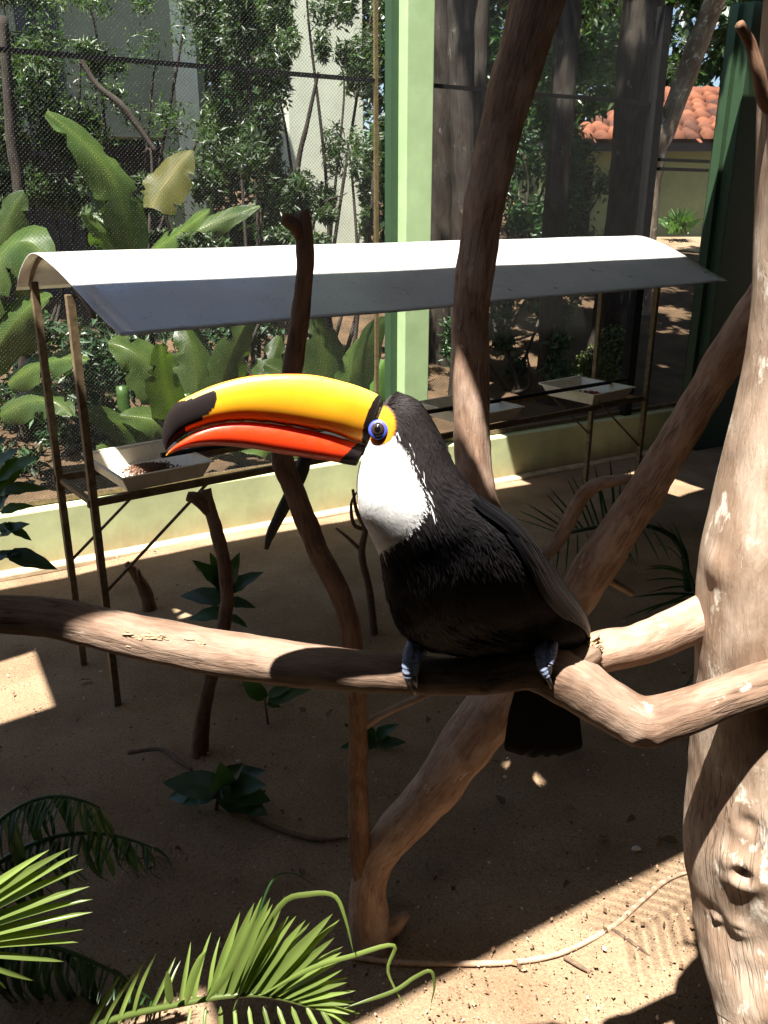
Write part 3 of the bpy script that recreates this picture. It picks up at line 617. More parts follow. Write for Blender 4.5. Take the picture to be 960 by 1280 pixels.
# bill
M['bill'] = colm('glossy_bill', .40, .45, 0, .35, .12, nz=.06, nscale=40)
_n = M['bill'].node_tree; _b = _n.nodes['Principled BSDF']; _at = nd(_n, 'ShaderNodeAttribute', attribute_name='col')
_r = ramp(_n, _at.outputs['Color'], [(.03, (.05,)*3), (.2, (.45,)*3)]); lk(_n, _r, _b.inputs['Specular IOR Level']); lk(_n, ramp(_n, _at.outputs['Color'], [(.03, (0,)*3), (.2, (.12,)*3)]), _b.inputs['Coat Weight'])
lk(_n, ramp(_n, nois(_n, coord(_n, 'obj', (1, 1, 3)), 90, 5, .7), [(.35, (.30,)*3), (.7, (.55,)*3)]), _b.inputs['Roughness'])
M['claw'] = plain('dark_claw', (.03, .03, .03), .4, 0, .2, 100)
SAW = [(i % 17)/17. for i in range(220)]
def bill(name, top, bot, hd, colf, n=220, m=48, tipY=.672, saw=0):
    T = crom(top, n); B = crom(bot, n); H = crom(np.array(hd, float)[:, None], n)[:, 0]; A = np.arange(m)*2*math.pi/m
    V = []; C = []
    for i in range(n):
        u = i/(n-1); Y = .715*(1-u) + tipY*u; t = P(T[i, 0], T[i, 1], Y); b = P(B[i, 0], B[i, 1], Y); c = (t+b)/2; ax = (t-b)/2
        for a in A:
            ca, sa = math.cos(a), math.sin(a); e = .52
            wv = abs(sa)**e*(1 if sa >= 0 else -1)
            jag = SAW[i]*1.9*PXM(Y) if (saw and ca*saw > .93 and 36 < i < 185) else 0.0
            V.append(c + ax*ca - nrm(ax)*saw*jag + VD*(.9*H[i]*wv*(1.0-.16*ca))); C.append(colf(u, (ca+1)/2, T[i]*(1+ca)/2 + B[i]*(1-ca)/2, a))
    f = [(i*m+j, i*m+(j+1) % m, (i+1)*m+(j+1) % m, (i+1)*m+j) for i in range(n-1) for j in range(m)] + [tuple(range(m)), tuple((n-1)*m+j for j in range(m-1, -1, -1))]
    return mk(name, V, f, M['bill'], bird, col=np.array(C))
def z3(l): return [(180+x/2.526, 430+y/2.526) for x, y in l]
utop = z3([(752, 168), (700, 144), (640, 124), (540, 101), (440, 97), (330, 105), (230, 130), (150, 164), (100, 192), (70, 240), (58, 290), (66, 330)])
ubot = z3([(700, 316), (650, 302), (600, 284), (500, 266), (400, 252), (320, 246), (250, 250), (190, 262), (130, 284), (100, 304), (80, 322), (70, 336)])
def ucol(u, v, q, a):
    x, y = q
    st = mnoise.noise(Vector((x*.10, y*.015, 1)))*.5 + mnoise.noise(Vector((x*.30, y*.02, 5)))*.3
    c = np.array([.92, .44, .015])
    k = np.clip((.42 - v + .10*st)/.22, 0, 1); c = c*(1-k) + np.array([.95, .42, .014])*k
    k = np.clip((v-.62)/.3, 0, 1); c = c*(1-k) + np.array([.95, .64, .09])*k  # yellow culmen, paled further to paint the sun's highlight
    k = np.clip((v-.955)/.03, 0, 1)*np.clip((u-.12)/.2, 0, 1); c = c*(1-k) + np.array([.80, .16, .012])*k
    k = np.clip((.05-v)/.03, 0, 1); c = c*(1-k) + np.array([.78, .12, .01])*k
    # black tip with rounded inner end, a thin orange culmen line above it
    r = math.hypot(max(0, x-258)/18.0, (y-(505+ (258-x)*.25))/18.5) if x > 258 else 0
    edge = .80 + .02*st
    if (x < 258 or r < 1) and v < np.interp(x, [200, 222, 240, 276], [1.2, 1.0, .86, .80]): 
        if not (x > 235 and v < .12 + .02*st): c = np.array([.018, .014, .014])
    bx = np.interp(y, [490, 500, 520, 540, 560], [476, 469, 459, 454, 452])
    if x > bx: c = np.array([.015, .012, .012])
    return c
bill('upper_mandible', utop, ubot, [.021, .0215, .021, .0205, .020, .019, .0175, .0155, .0125, .009, .005, .0015], ucol, saw=-1)
ltop = z3([(700, 322), (640, 303), (560, 279), (480, 262), (400, 251), (320, 246), (240, 253), (170, 277), (110, 314), (82, 336), (70, 350)])
lbot = z3([(668, 384), (630, 378), (590, 370), (500, 357), (420, 344), (340, 330), (260, 321), (180, 321), (120, 331), (86, 345), (69, 353)])
def lcol(u, v, q, a):
    x, y = q; c = np.array([.70, .045, .006])
    k = np.clip((v-.8)/.2, 0, 1); c = c*(1-k) + np.array([.80, .11, .010])*k
    k = np.clip((u-.85)/.12, 0, 1); c = c*(1-k) + np.array([.86, .26, .012])*k
    if x > 425 + (578-y)*.95: c = np.array([.02, .015, .015])
    return c
bill('lower_mandible', ltop, lbot, [.017, .017, .0165, .016, .0155, .0145, .013, .011, .008, .004, .001], lcol, saw=1)
# eye
def disc(c, n, r, h, mat, name, parent, r2=None, seg=28, rings=8, col=None):
    u = nrm(np.cross([0, 0, 1], n)); w_ = np.cross(n, u); V = [c + n*h]; f = []
    for k in range(1, rings+1):
        q = k/rings
        for j in range(seg):
            a = j*2*math.pi/seg; V.append(c + (u*math.cos(a)*r + w_*math.sin(a)*(r2 or r))*math.sin(q*math.pi/2) + n*h*math.cos(q*math.pi/2))
    f = [(0, 1+j, 1+(j+1) % seg) for j in range(seg)] + [(1+(k-1)*seg+j, 1+k*seg+j, 1+k*seg+(j+1) % seg, 1+(k-1)*seg+(j+1) % seg) for k in range(1, rings) for j in range(seg)]
    return mk(name, V, f, mat, parent)
en = nrm(EN*.35 + VD*.8)
M['eyering'] = plain('blue_eye_skin', (.05, .08, .50), .45, 0, .3, 300); M['iris'] = plain('dark_iris', (.035, .025, .025), .06, 0, .2, 50, bmp=0, spec=.8); M['pupil'] = plain('pupil', (.004, .004, .004), .05, 0, 0, 10, bmp=0, spec=.8)
ring = disc(EYEP + en*.0006, en, .0086, .0030, M['eyering'], 'eye_ring', bird)
disc(EYEP + en*.0018, en, .0062, .0040, M['iris'], 'eyeball', bird); disc(EYEP + en*.0052, en, .0028, .0010, M['pupil'], 'pupil', bird)
# wing: overlapping long feathers laid along the flank, and the shoulder
M['quill'] = colm('glossy_black_feather', .42, .12, 0, nz=.2, nscale=200)
def surf_feather(name, parent, s0, s1, a0, a1, wd, off0, off1, n=18, tint=1.0):
    V = []; C = []; TCv = []
    for i in range(n):
        u = i/(n-1); s = s0+(s1-s0)*u; a = a0+(a1-a0)*u; p = loft(s, a); nn, t = loft_n(np.array([s]), np.array([a])); nn, t = nn[0], t[0]
        sd = np.cross(nn, t); w_ = wd*(math.sin(min(1, u*2.2+.25)*math.pi/2))*math.sqrt(max(0, 1-u**6)); h = off0+(off1-off0)*u
        for k, (x, z) in enumerate(((-1, -.0015), (-.5, .0004), (0, .0012), (.5, .0004), (1, -.0015))):
            V.append(p + sd*x*w_ + nn*(h+z)); C.append(np.array([.0035, .0035, .0042])*tint*(1.8 if k == 2 else (3.0 if k in (0, 4) else 1)))
    f = [(i*5+j, (i+1)*5+j, (i+1)*5+j+1, i*5+j+1) for i in range(n-1) for j in range(4)]
    return mk(name, V, f, M['quill'], parent, col=np.array(C))
wing = surf_feather('wing', bird, 4.9, 8.8, 2.72, 2.62, .016, .003, .005, tint=1.3)
for k in range(9):
    q = k/8
    surf_feather('flight_feather', wing, 5.7+.22*k, 9.6+.26*k, 2.42+.06*k, 2.46+.065*k, .0058, .005+.0006*k, .0085-.0003*k, tint=.9+1.1*(k % 2))
for k in range(8):
    surf_feather('covert_feather', wing, 4.9+.22*k, 6.3+.24*k, 2.42+.1*(k % 4), 2.48+.1*(k % 4), .006, .005, .0075, tint=.9+.8*(k % 2))
wing2 = surf_feather('wing', bird, 5.0, 11.0, 4.1, 3.9, .03, .004, .006)
# tail
def tail():
    for k, (tx, ty, w_, bx) in enumerate([(652, 944, 21, 672), (668, 947, 20, 678), (684, 946, 19, 684), (699, 945, 19, 690), (711, 941, 17, 694)]):
        V = []; C = []; n = 26; Y0, Y1 = .842+.002*k, .862+.002*k
        for i in range(n):
            u = i/(n-1); px = bx+(tx-bx)*u; py = 806+(ty-806)*u; Y = Y0+(Y1-Y0)*u; q = P(px, py, Y); ww = 1.25*w_*PXM(Y)*(.5+.5*min(1, u*1.6))*math.sqrt(max(0.02, 1-max(0, (u-.9)/.1)**3))
            for j, (x, z) in enumerate(((-1, -.001), (-.5, .0005), (0, .0014), (.5, .0005), (1, -.001))):
                V.append(q + np.array([1, 0, 0])*x*ww + VD*z); C.append(np.array([.010, .010, .011])*(1.5 if j == 2 else 1))
        f = [(i*5+j, (i+1)*5+j, (i+1)*5+j+1, i*5+j+1) for i in range(n-1) for j in range(4)]
        mk('tail_feather', V, f, M['quill'], bird, col=np.array(C))
tail()
# legs and feet
M['leg'] = plain('blue_grey_scaly_skin', (.22, .27, .40), .5, 0, .35, 260, bmp=.5)
def toe(rows, parent, claw):
    pts = np.array([P(a, b, Y) for a, b, Y, r_ in rows]); rd = np.array([r_*.00079 for *_, r_ in rows])
    v, f, tc = tube(pts, rd, 10, 40)
    n = 40; vv = v[:n*10].reshape(n, 10, 3); c = vv.mean(1, keepdims=True)
    v[:n*10] = (c + (vv-c)*(1+.10*np.sin(np.arange(n)*1.7))[:, None, None]).reshape(-1, 3)
    o = mk('toe', v, f, M['leg'], parent)
    cp = pts[-1]; q = np.array([P(a, b, Y) for a, b, Y in claw]); v, f, tc = tube(np.vstack([cp, q]), [rd[-1]*.9, rd[-1]*.6, .0004], 8, 12); mk('claw', v, f, M['claw'], o)
def foot(dx, dy, toes, legrows):
    v, f, tc = ptube(legrows, seg=12, n=20, amp=.1, nsc=80); lg = mk('leg', v, f, M['leg'], bird)
    for t in toes: toe(t[0], lg, t[1])
foot(0, 0, [([(684, 792, .797, 10), (678, 803, .783, 9.5), (676, 818, .770, 8), (678, 834, .763, 6.5), (684, 846, .763, 4.5)], [(688, 855, .765), (688, 862, .769)]),
            ([(688, 792, .799, 9), (690, 803, .784, 8), (689, 818, .770, 7), (686, 830, .764, 5.5)], [(686, 842, .763), (683, 850, .766)]),
            ([(686, 790, .80, 8), (696, 800, .812, 7), (704, 812, .83, 6)], [(706, 820, .835), (706, 828, .835)])],
     [(668, 752, .785, 20), (680, 772, .785, 16), (685, 788, .788, 11), (685, 797, .79, 9)])
foot(0, 0, [([(520, 800, .80, 9), (514, 812, .778, 9), (510, 826, .769, 8), (510, 842, .769, 7), (514, 854, .774, 5)], [(518, 864, .776), (517, 870, .782)]),
            ([(524, 802, .80, 8), (522, 814, .778, 8), (519, 828, .770, 7), (517, 842, .770, 6)], [(519, 852, .771), (521, 860, .776)]),
            ([(522, 800, .80, 8), (526, 806, .815, 7), (530, 818, .828, 6)], [(532, 826, .832), (532, 834, .834)])],
     [(540, 776, .77, 16), (528, 792, .775, 12), (521, 804, .785, 9)])

# ================================================================== PLANTS
def blade_mesh(name, mat, wid=.1, fold=.2, curl=.25, n=10, shape='lance', wav=0.0):
    V = []; TC = []; f = []
    for i in range(n+1):
        u = i/n
        w_ = {'lance': math.sin(math.pi*min(1, u**.75))**.8, 'strap': min(1, u*9+.15)*min(1, (1-u)**.62*1.7), 'ovate': math.sin(math.pi*u**.62)**.85}[shape]*wid/2 + .0005
        z = -curl*u*u
        for k in (-1, -.5, 0, .5, 1):
            V.append((u*(1-.25*curl*u), k*w_, z + abs(k)*fold*w_ + wav*w_*math.sin(u*17+k*2)*abs(k))); TC.append((u, k, 0))
    f = [(i*5+j, (i+1)*5+j, (i+1)*5+j+1, i*5+j+1) for i in range(n) for j in range(4)]
    return mesh(name, V, f, mat, tc=TC, col=np.ones((len(V), 3)))
def blade_M(base, tip, normal, wscale=1.0, curl=.25):
    """matrix that takes the unit blade (along +x, drooping -z) from base to tip"""
    base, tip = np.asarray(base, float), np.asarray(tip, float); x = tip-base; L = np.linalg.norm(x); x = x/L
    z = np.asarray(normal, float); z = nrm(z - x*np.dot(z, x)); y = np.cross(z, x)
    th = math.atan2(curl, 1-.25*curl); c, s_ = math.cos(th), math.sin(th); k = L/math.hypot(curl, 1-.25*curl)
    x2 = x*c + z*s_; z2 = z*c - x*s_
    m = Matrix(((x2[0]*k, y[0]*k*wscale, z2[0]*k, base[0]), (x2[1]*k, y[1]*k*wscale, z2[1]*k, base[1]), (x2[2]*k, y[2]*k*wscale, z2[2]*k, base[2]), (0, 0, 0, 1)))
    return m
PALM = [blade_mesh('leaflet', M['palm'], .10, .35, c, 10, 'strap') for c in (.08, .2, .35)]
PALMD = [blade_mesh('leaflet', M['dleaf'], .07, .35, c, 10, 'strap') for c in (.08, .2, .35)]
CURLS = (.08, .2, .35)
def palm(name, label, base, fronds, group=None):
    """fronds: (rachis rows (px,py,Y,r px), leaflets [(bx,by,bY, tx,ty,tY, curl idx, wscale)], dark)"""
    r = thing(name, label, 'palm', base, group)
    for rows, lf, dark in fronds:
        v, f, tc = ptube(rows, seg=8, n=30); fr = mk('frond', v, f, M['dleaf'] if dark else M['palm'], r, col=np.ones((len(v), 3)))
        for (bx, by, bY, tx, ty, tY, ci, ws) in lf:
            b, t = P(bx, by, bY), P(tx, ty, tY)
            nn = np.array([0, -.45, .9]) + RNG.normal(0, .18, 3)
            obj('leaflet', (PALMD if dark else PALM)[ci], fr, blade_M(b, t, nn, ws, CURLS[ci]))
    return r
def lerp(a, b, u): return a+(b-a)*u
# lit frond in the foreground, bottom middle
lf = []
tips = [(300, 1140), (318, 1128), (338, 1122), (352, 1134), (372, 1142), (382, 1150), (416, 1142), (418, 1172), (427, 1190), (428, 1212), (434, 1228), (436, 1240), (438, 1256), (437, 1268), (428, 1276)]
for k, (tx, ty) in enumerate(tips):
    u = k/(len(tips)-1); bx = lerp(262, 402, u); by = lerp(1252, 1262, u) - 12*math.sin(u*3.14)
    lf.append((bx, by, .89, tx, ty, .89+.06*(1-u)-.02, 0, .85)); lf.append((bx+4, by, .89, tx+9+RNG.normal(0, 3), ty+8+RNG.normal(0, 4), .90+.06*(1-u)-.02, 0, .75))
for k in range(9):        # the left, arching side of the same frond
    u = k/8; bx = lerp(262, 110, u); by = lerp(1250, 1290, u)
    lf.append((bx, by, .89, lerp(275, 150, u)+RNG.normal(0, 6), lerp(1170, 1215, u)+RNG.normal(0, 6), .94, 2, .7))
for k in range(10):       # leaflets on the near side, hanging below
    u = k/9; lf.append((lerp(240, 400, u), 1258, .89, lerp(230, 440, u), 1325+RNG.normal(0, 6), .84, 1, .8))
palm('palm', 'low palm with a sunlit feathery frond by the forked tree foot', (P(40, 1330, .92)[0], .92, 0),
     [([(40, 1330, .92, 5), (120, 1282, .90, 4.5), (220, 1256, .89, 4), (320, 1243, .89, 3.5), (410, 1264, .89, 2)], lf, False)])
# lit frond at the left edge
lf = []
tips = [(62, 1062), (88, 1060), (98, 1068), (104, 1086), (112, 1108), (116, 1124), (116, 1140), (104, 1162), (98, 1178), (80, 1202), (44, 1226), (8, 1236)]
for k, (tx, ty) in enumerate(tips):
    u = k/(len(tips)-1); lf.append((lerp(-60, -40, u), lerp(1150, 1200, u), 1.0, tx, ty, 1.03, 1, .62))
palm('palm', 'young palm with a fan of bright green blades beside the dark palm', (P(-80, 1240, 1.0)[0], 1.0, 0),
     [([(-110, 1300, 1.0, 5), (-80, 1220, 1.0, 5), (-50, 1165, 1.0, 3)], lf, False)])
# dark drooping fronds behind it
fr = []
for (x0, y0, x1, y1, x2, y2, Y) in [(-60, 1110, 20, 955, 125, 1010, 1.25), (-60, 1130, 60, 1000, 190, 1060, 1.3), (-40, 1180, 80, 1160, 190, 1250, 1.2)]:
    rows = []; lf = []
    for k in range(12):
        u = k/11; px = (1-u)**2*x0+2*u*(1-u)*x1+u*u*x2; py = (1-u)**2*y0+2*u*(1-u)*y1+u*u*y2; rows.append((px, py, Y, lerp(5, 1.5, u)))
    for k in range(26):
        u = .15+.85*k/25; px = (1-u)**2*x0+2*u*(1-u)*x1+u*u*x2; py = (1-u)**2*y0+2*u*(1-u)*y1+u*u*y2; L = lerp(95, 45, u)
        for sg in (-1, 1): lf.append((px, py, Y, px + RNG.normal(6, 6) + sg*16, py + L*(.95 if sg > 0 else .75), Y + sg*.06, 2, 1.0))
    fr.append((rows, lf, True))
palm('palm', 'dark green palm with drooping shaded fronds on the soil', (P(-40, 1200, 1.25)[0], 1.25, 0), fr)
# shaded palm behind the limb at the right, spikes against sunlit ground
lf = []
for k in range(17):
    u = k/16; bx = lerp(700, 800, u); by = lerp(668, 655, u); lf.append((bx, by, 3.2, lerp(638, 812, u)+RNG.normal(0, 4), lerp(640, 585, min(1, u*1.8))+RNG.normal(0, 5), 3.3, 0, .55))
for k in range(12):
    u = k/11; bx = lerp(700, 820, u); lf.append((bx, lerp(670, 652, u), 3.2, lerp(690, 850, u)+RNG.normal(0, 5), lerp(720, 700, u), 3.1, 1, .55))
rows1 = [(860, 740, 3.15, 5), (850, 680, 3.2, 4), (800, 655, 3.2, 3), (740, 660, 3.2, 2.5), (690, 672, 3.2, 1.5)]
lf2 = []
for k in range(14):
    u = k/13; lf2.append((lerp(880, 850, u), lerp(760, 700, u), 2.6, lerp(790, 830, u)+RNG.normal(0, 8), lerp(790, 650, u)+RNG.normal(0, 12), 2.5, 2, .5))
for k in range(10):
    u = k/9; lf2.append((lerp(880, 870, u), lerp(900, 840, u), 2.3, lerp(812, 850, u)+RNG.normal(0, 8), lerp(990, 860, u)+RNG.normal(0, 16), 2.25, 2, .45))
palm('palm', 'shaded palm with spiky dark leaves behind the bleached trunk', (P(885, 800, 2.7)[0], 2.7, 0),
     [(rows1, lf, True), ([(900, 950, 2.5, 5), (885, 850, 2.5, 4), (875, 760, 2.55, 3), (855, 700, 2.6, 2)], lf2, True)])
# frond high beside the bleached trunk: its shadow falls on the sunny ground
def shadow_frond():
    base = np.array([1.35, .35, 0.0]); r = thing('palm', 'tall palm whose high fronds reach over the bleached trunk', 'palm', base)
    v, f, tc = tube([base, base+[.02, .03, .9], base+[-.05, .1, 1.75]], [.05, .04, .03], 10, 24, amp=.1); mk('stem', v, f, M['bark'], r, tc=tc)
    for (x0, y0, x1, y1, h) in ((930, 1085, 785, 1172, 2.0),):
        off = SUN/SUN[2]*h; a, b = G(x0, y0)+off, G(x1, y1)+off; t0 = base+[-.05, .1, 1.75]
        v, f, tc = tube([t0, (t0+a)/2+[0, 0, .12], a, (a+b)/2, b], [.008, .006, .005, .004, .002], 6, 30); fr = mk('frond', v, f, M['palm'], r, col=np.ones((len(v), 3)))
        ax = nrm(b-a); sd = np.cross([0, 0, 1], ax)
        for k in range(13):
            u = .05+.95*k/12; p = lerp(a, b, u); L = .17*(1-.5*abs(u-.4))
            for sg in (-1, 1): obj('leaflet', PALM[0], fr, blade_M(p, p + (sd*sg*.75 + ax*.6)*L + [0, 0, -.01], (0, 0, 1), .55, CURLS[0]))
shadow_frond()
# loose strap leaves among the palms
STRAP = blade_mesh('blade', M['palm'], .09, .3, .55, 14, 'strap')
def strapleaf(label, pts, wpx, mat='palm'):
    q = crom([P(a, b, Y) for a, b, Y in pts], 26); T = nrm(np.gradient(q, axis=0)); V = []
    for i in range(26):
        u = i/25; side = nrm(np.cross(T[i], VD)); w_ = wpx*PXM(pts[0][2])/2*min(1, u*6+.2)*min(1, (1-u)**.6*1.5)
        for k in (-1, -.4, .4, 1): V.append(q[i] + side*w_*k + VD*.002*(1-abs(k)))
    f = [(i*4+j, (i+1)*4+j, (i+1)*4+j+1, i*4+j+1) for i in range(25) for j in range(3)]
    tag(mk('strap_leaf', V, f, M[mat], None, P(*pts[0]), col=np.ones((len(V), 3)), tc=V), label, 'leaf')
strapleaf('bright bent grass blade folding over above the sunlit frond', [(292, 1262, .88), (318, 1190, .89), (352, 1130, .90), (385, 1118, .90), (418, 1120, .90), (432, 1150, .89), (442, 1192, .88)], 9)
strapleaf('thin grass blade hooping high above the sunlit frond', [(300, 1268, .91), (315, 1180, .92), (338, 1105, .93), (365, 1092, .93), (395, 1108, .93)], 4, 'dleaf')
strapleaf('broad short grass blade standing in front of the frond', [(232, 1256, .87), (240, 1225, .87), (250, 1200, .87), (258, 1188, .87)], 13)
strapleaf('wide dark grass blade crossing the sunlit frond', [(258, 1250, .865), (285, 1215, .865), (310, 1165, .87), (328, 1120, .88)], 12)
strapleaf('small oval leaf blade standing left of the broad blade', [(213, 1255, .87), (211, 1240, .87), (210, 1225, .87), (209, 1214, .87)], 13)
strapleaf('long green grass blade reaching right from the frond', [(330, 1242, .88), (390, 1210, .88), (440, 1195, .89), (492, 1182, .90), (485, 1215, .90), (508, 1262, .89)], 8)
strapleaf('short folded grass blade beside the bent root', [(430, 1260, .88), (490, 1240, .89), (518, 1222, .90), (538, 1214, .90), (543, 1232, .90), (538, 1258, .90)], 7)

# leafy plants
OVATE = [blade_mesh('leaf', M['leaf'], .42, .25, c, 10, 'ovate', .12) for c in (.1, .3)]
OVATED = [blade_mesh('leaf', M['dleaf'], .45, .25, c, 10, 'ovate', .12) for c in (.1, .3)]
def leafy(name, label, base, leaves, stems, dark, cat='plant', group=None):
    r = thing(name, label, cat, base, group)
    for rows in stems:
        v, f, tc = ptube(rows, seg=6, n=14); mk('stem', v, f, M['twig'], r)
    for k, (bx, by, tx, ty, Y, ws) in enumerate(leaves):
        nn = nrm(np.array([RNG.normal(0, .25), -.5, .75])); d = dark[k] if isinstance(dark, (list, tuple)) else dark
        obj('leaf', (OVATED if d else OVATE)[k % 2], r, blade_M(P(bx, by, Y), P(tx, ty, Y+RNG.normal(0, .02)), nn, ws, (.1, .3)[k % 2]))
    return r
lv = [(-5, 600, 48, 572, 1.6, 1.0), (0, 620, 30, 585, 1.58, 1.1), (-10, 590, 25, 560, 1.62, 1), (5, 615, 62, 612, 1.56, .8), (0, 640, 42, 632, 1.55, .9), (-5, 660, 28, 665, 1.55, 1), (5, 655, 40, 676, 1.53, .8), (-8, 700, 30, 690, 1.53, .7), (8, 692, 72, 712, 1.52, .9), (-15, 575, 10, 545, 1.6, 1), (-5, 640, 15, 610, 1.57, 1.1), (-20, 610, 12, 600, 1.57, 1.2), (0, 668, 38, 655, 1.54, .9)]
leafy('leafy_shrub', 'glossy green leafy shrub beside the shelter posts', (P(-40, 900, 1.6)[0], 1.6, 0), lv, [[(-60, 960, 1.6, 5), (-50, 800, 1.6, 4), (-20, 680, 1.58, 3), (-5, 590, 1.6, 2)], [(-20, 690, 1.55, 2.5), (5, 695, 1.53, 2), (40, 705, 1.52, 1.2)]], [0, 0, 0, 0, 0, 0, 1, 1, 1, 0, 0, 0, 0])  # lower leaves take the darker green as painted shade
lv = []
for (a, L) in [(195, 75), (215, 60), (240, 45), (270, 55), (300, 60), (325, 70), (345, 60), (10, 65), (30, 70), (160, 50), (175, 65), (60, 40)]:
    lv.append((275, 985, 275+L*math.cos(math.radians(a)), 985 + L*.75*math.sin(math.radians(a)) + 8, 1.75+RNG.normal(0, .04), 1.1))
gb = G(270, 1010); leafy('ground_plant', 'dark broad leaved plant on shaded soil before the support post', (gb[0], gb[1], 0), [(a, b, c, d, gb[1]-.05+RNG.normal(0, .04), e) for a, b, c, d, Y, e in lv], [[(270, 1012, gb[1], 3), (275, 985, gb[1]-.05, 2)]], True)
gb = G(285, 800); leafy('ground_plant', 'dim leafy seedling on soil behind the sunlit perch end', (gb[0], gb[1], 0), [(282, 735, 240, 700, gb[1], .9), (284, 730, 300, 690, gb[1], .9), (284, 740, 330, 715, gb[1], .9), (282, 750, 225, 745, gb[1], .9), (282, 745, 262, 690, gb[1], .8), (284, 752, 320, 760, gb[1], .9), (282, 765, 235, 775, gb[1], .9), (284, 770, 310, 785, gb[1], .8)], [[(283, 800, gb[1], 2.5), (283, 730, gb[1], 1.5)]], True)
gb = G(340, 905); leafy('ground_plant', 'small bright green seedling just below the perch', (gb[0], gb[1], 0), [(325, 872, 303, 850, gb[1], 1.4), (328, 876, 318, 848, gb[1], 1.2), (335, 870, 370, 855, gb[1], .9), (335, 876, 398, 856, gb[1], .9), (333, 880, 352, 884, gb[1], .8)], [[(335, 905, gb[1], 2), (331, 874, gb[1], 1.2)]], [0, 0, 0, 0, 1])
gb = G(470, 935); leafy('ground_plant', 'dim small plant on soil beside the thin dark pole', (gb[0], gb[1], 0), [(470, 925, 430, 905, gb[1], .9), (470, 922, 500, 905, gb[1], .9), (470, 928, 425, 935, gb[1], .9), (470, 930, 508, 928, gb[1], .9)], [[(470, 940, gb[1], 2), (470, 924, gb[1], 1)]], True)

# branch posts and sticks on the ground
gb = G(250, 945)
r = thing('support_post', 'gnarled dark branch propping up the near food tray', 'post', (gb[0], gb[1], 0))
v, f, tc = ptube([(249, 950, gb[1], 13), (253, 900, gb[1]+.02, 10), (265, 840, gb[1]+.05, 9), (282, 770, gb[1]+.10, 9), (281, 710, gb[1]+.14, 9), (268, 655, gb[1]+.19, 9), (256, 612, gb[1]+.22, 8)], seg=10, n=50, amp=.15, nsc=30, seed=8); mk('stem', v, f, M['pole'], r, tc=tc)
v, f, tc = ptube([(262, 640, gb[1]+.2, 8), (248, 625, gb[1]+.2, 9), (234, 620, gb[1]+.2, 6)], seg=8, n=10, amp=.2, nsc=40); mk('fork', v, f, M['pole'], r, tc=tc)
gb = G(190, 765)
r = thing('stump', 'short broken branch stump standing between the shelter posts', 'stump', (gb[0], gb[1], 0))
v, f, tc = ptube([(188, 775, gb[1], 9), (184, 745, gb[1]+.01, 9), (172, 722, gb[1]+.01, 7), (158, 704, gb[1]+.0, 4)], seg=9, n=16, amp=.2, nsc=30); mk('stem', v, f, M['pole'], r, tc=tc)
v, f, tc = ptube([(176, 728, gb[1], 4), (172, 712, gb[1], 3)], seg=6, n=5); mk('splinter', v, f, M['pole'], r, tc=tc)
q = [(383, 568, Yb+.14, 9), (372, 600, Yb+.14, 10), (352, 640, Yb+.14, 8), (338, 668, Yb+.14, 6), (333, 686, Yb+.14, 3)]
M['blackstick'] = plain('blackened_stick', (.015, .014, .014), .7, 0, .3, 60)
v, f, tc = ptube(q, seg=9, n=24, amp=.12, nsc=40); tag(mk('dark_stick', v, f, M['blackstick'], None, P(383, 568, Yb+.14), tc=tc), 'short black stick wedged behind the thin dark pole under the bill', 'stick')
gb = G(468, 790)
r = thing('bare_twig', 'leafless forked twig standing behind the white bib', 'twig', (gb[0], gb[1], 0))
v, f, tc = ptube([(468, 800, gb[1], 6), (462, 740, gb[1], 5), (452, 695, gb[1], 5), (456, 660, gb[1], 4), (446, 640, gb[1], 3), (441, 612, gb[1], 2)], seg=7, n=24, amp=.15, nsc=30); mk('stem', v, f, M['twig'], r)
v, f, tc = ptube([(455, 662, gb[1], 3), (442, 655, gb[1], 3), (439, 630, gb[1], 2), (446, 615, gb[1], 1)], seg=6, n=12); mk('side_shoot', v, f, M['twig'], r)
v, f, tc = ptube([(455, 692, gb[1], 3), (438, 675, gb[1], 2.5), (420, 660, gb[1], 1.5)], seg=6, n=8); mk('side_shoot', v, f, M['twig'], r)
# root/vine over the soil
def on_ground(name, label, cat, px, r0, mat='twig', lift=.008):
    pts = [G(a, b) + np.array([0, 0, lift]) for a, b in px]; v, f, tc = tube(pts, [r0]*(len(px)-1)+[r0*.4], 8, 40, amp=.2, nsc=30)
    tag(mk(name, v, f, M[mat], None, pts[0], tc=tc), label, cat)
M['paletwig'] = plain('pale_dry_twig', (.36, .25, .17), .9, 0, .3, 90)
on_ground('root_runner', 'long thin dry runner snaking from the forked tree across soil', 'root', [(440, 1200), (500, 1207), (570, 1208), (640, 1206), (700, 1195), (760, 1165), (790, 1140), (830, 1105), (864, 1092)], .006, 'paletwig')
on_ground('fallen_twig', 'dry twig lying on sunny soil below the runner', 'twig', [(705, 1200), (722, 1210), (738, 1219)], .005, 'twig')
on_ground('fallen_twig', 'dark twig lying across the sunny soil by the trunk', 'twig', [(765, 1165), (790, 1182), (812, 1198)], .004, 'twig')
on_ground('fallen_twig', 'grey twig lying beside the dark broad leaved plant', 'twig', [(310, 1020), (350, 1040), (395, 1052), (436, 1050)], .007, 'twig')
on_ground('fallen_twig', 'curved dark twig on soil left of the support post', 'twig', [(160, 945), (200, 940), (225, 955), (240, 965)], .008, 'twig')
M['stone'] = plain('white_pebble', (.6, .58, .54), .8, 0, .2, 60)
g = G(795, 1064); c_ = []; 
v, f, tc = tube([g+[-.011, 0, .004], g+[-.004, 0, .007], g+[.005, .002, .007], g+[.012, 0, .003]], [.003, .0075, .008, .003], 8, 8, amp=.3, nsc=60)
tag(mk('pebble', v, f, M['stone'], None, g), 'small white pebble alone on the shaded soil', 'pebble')
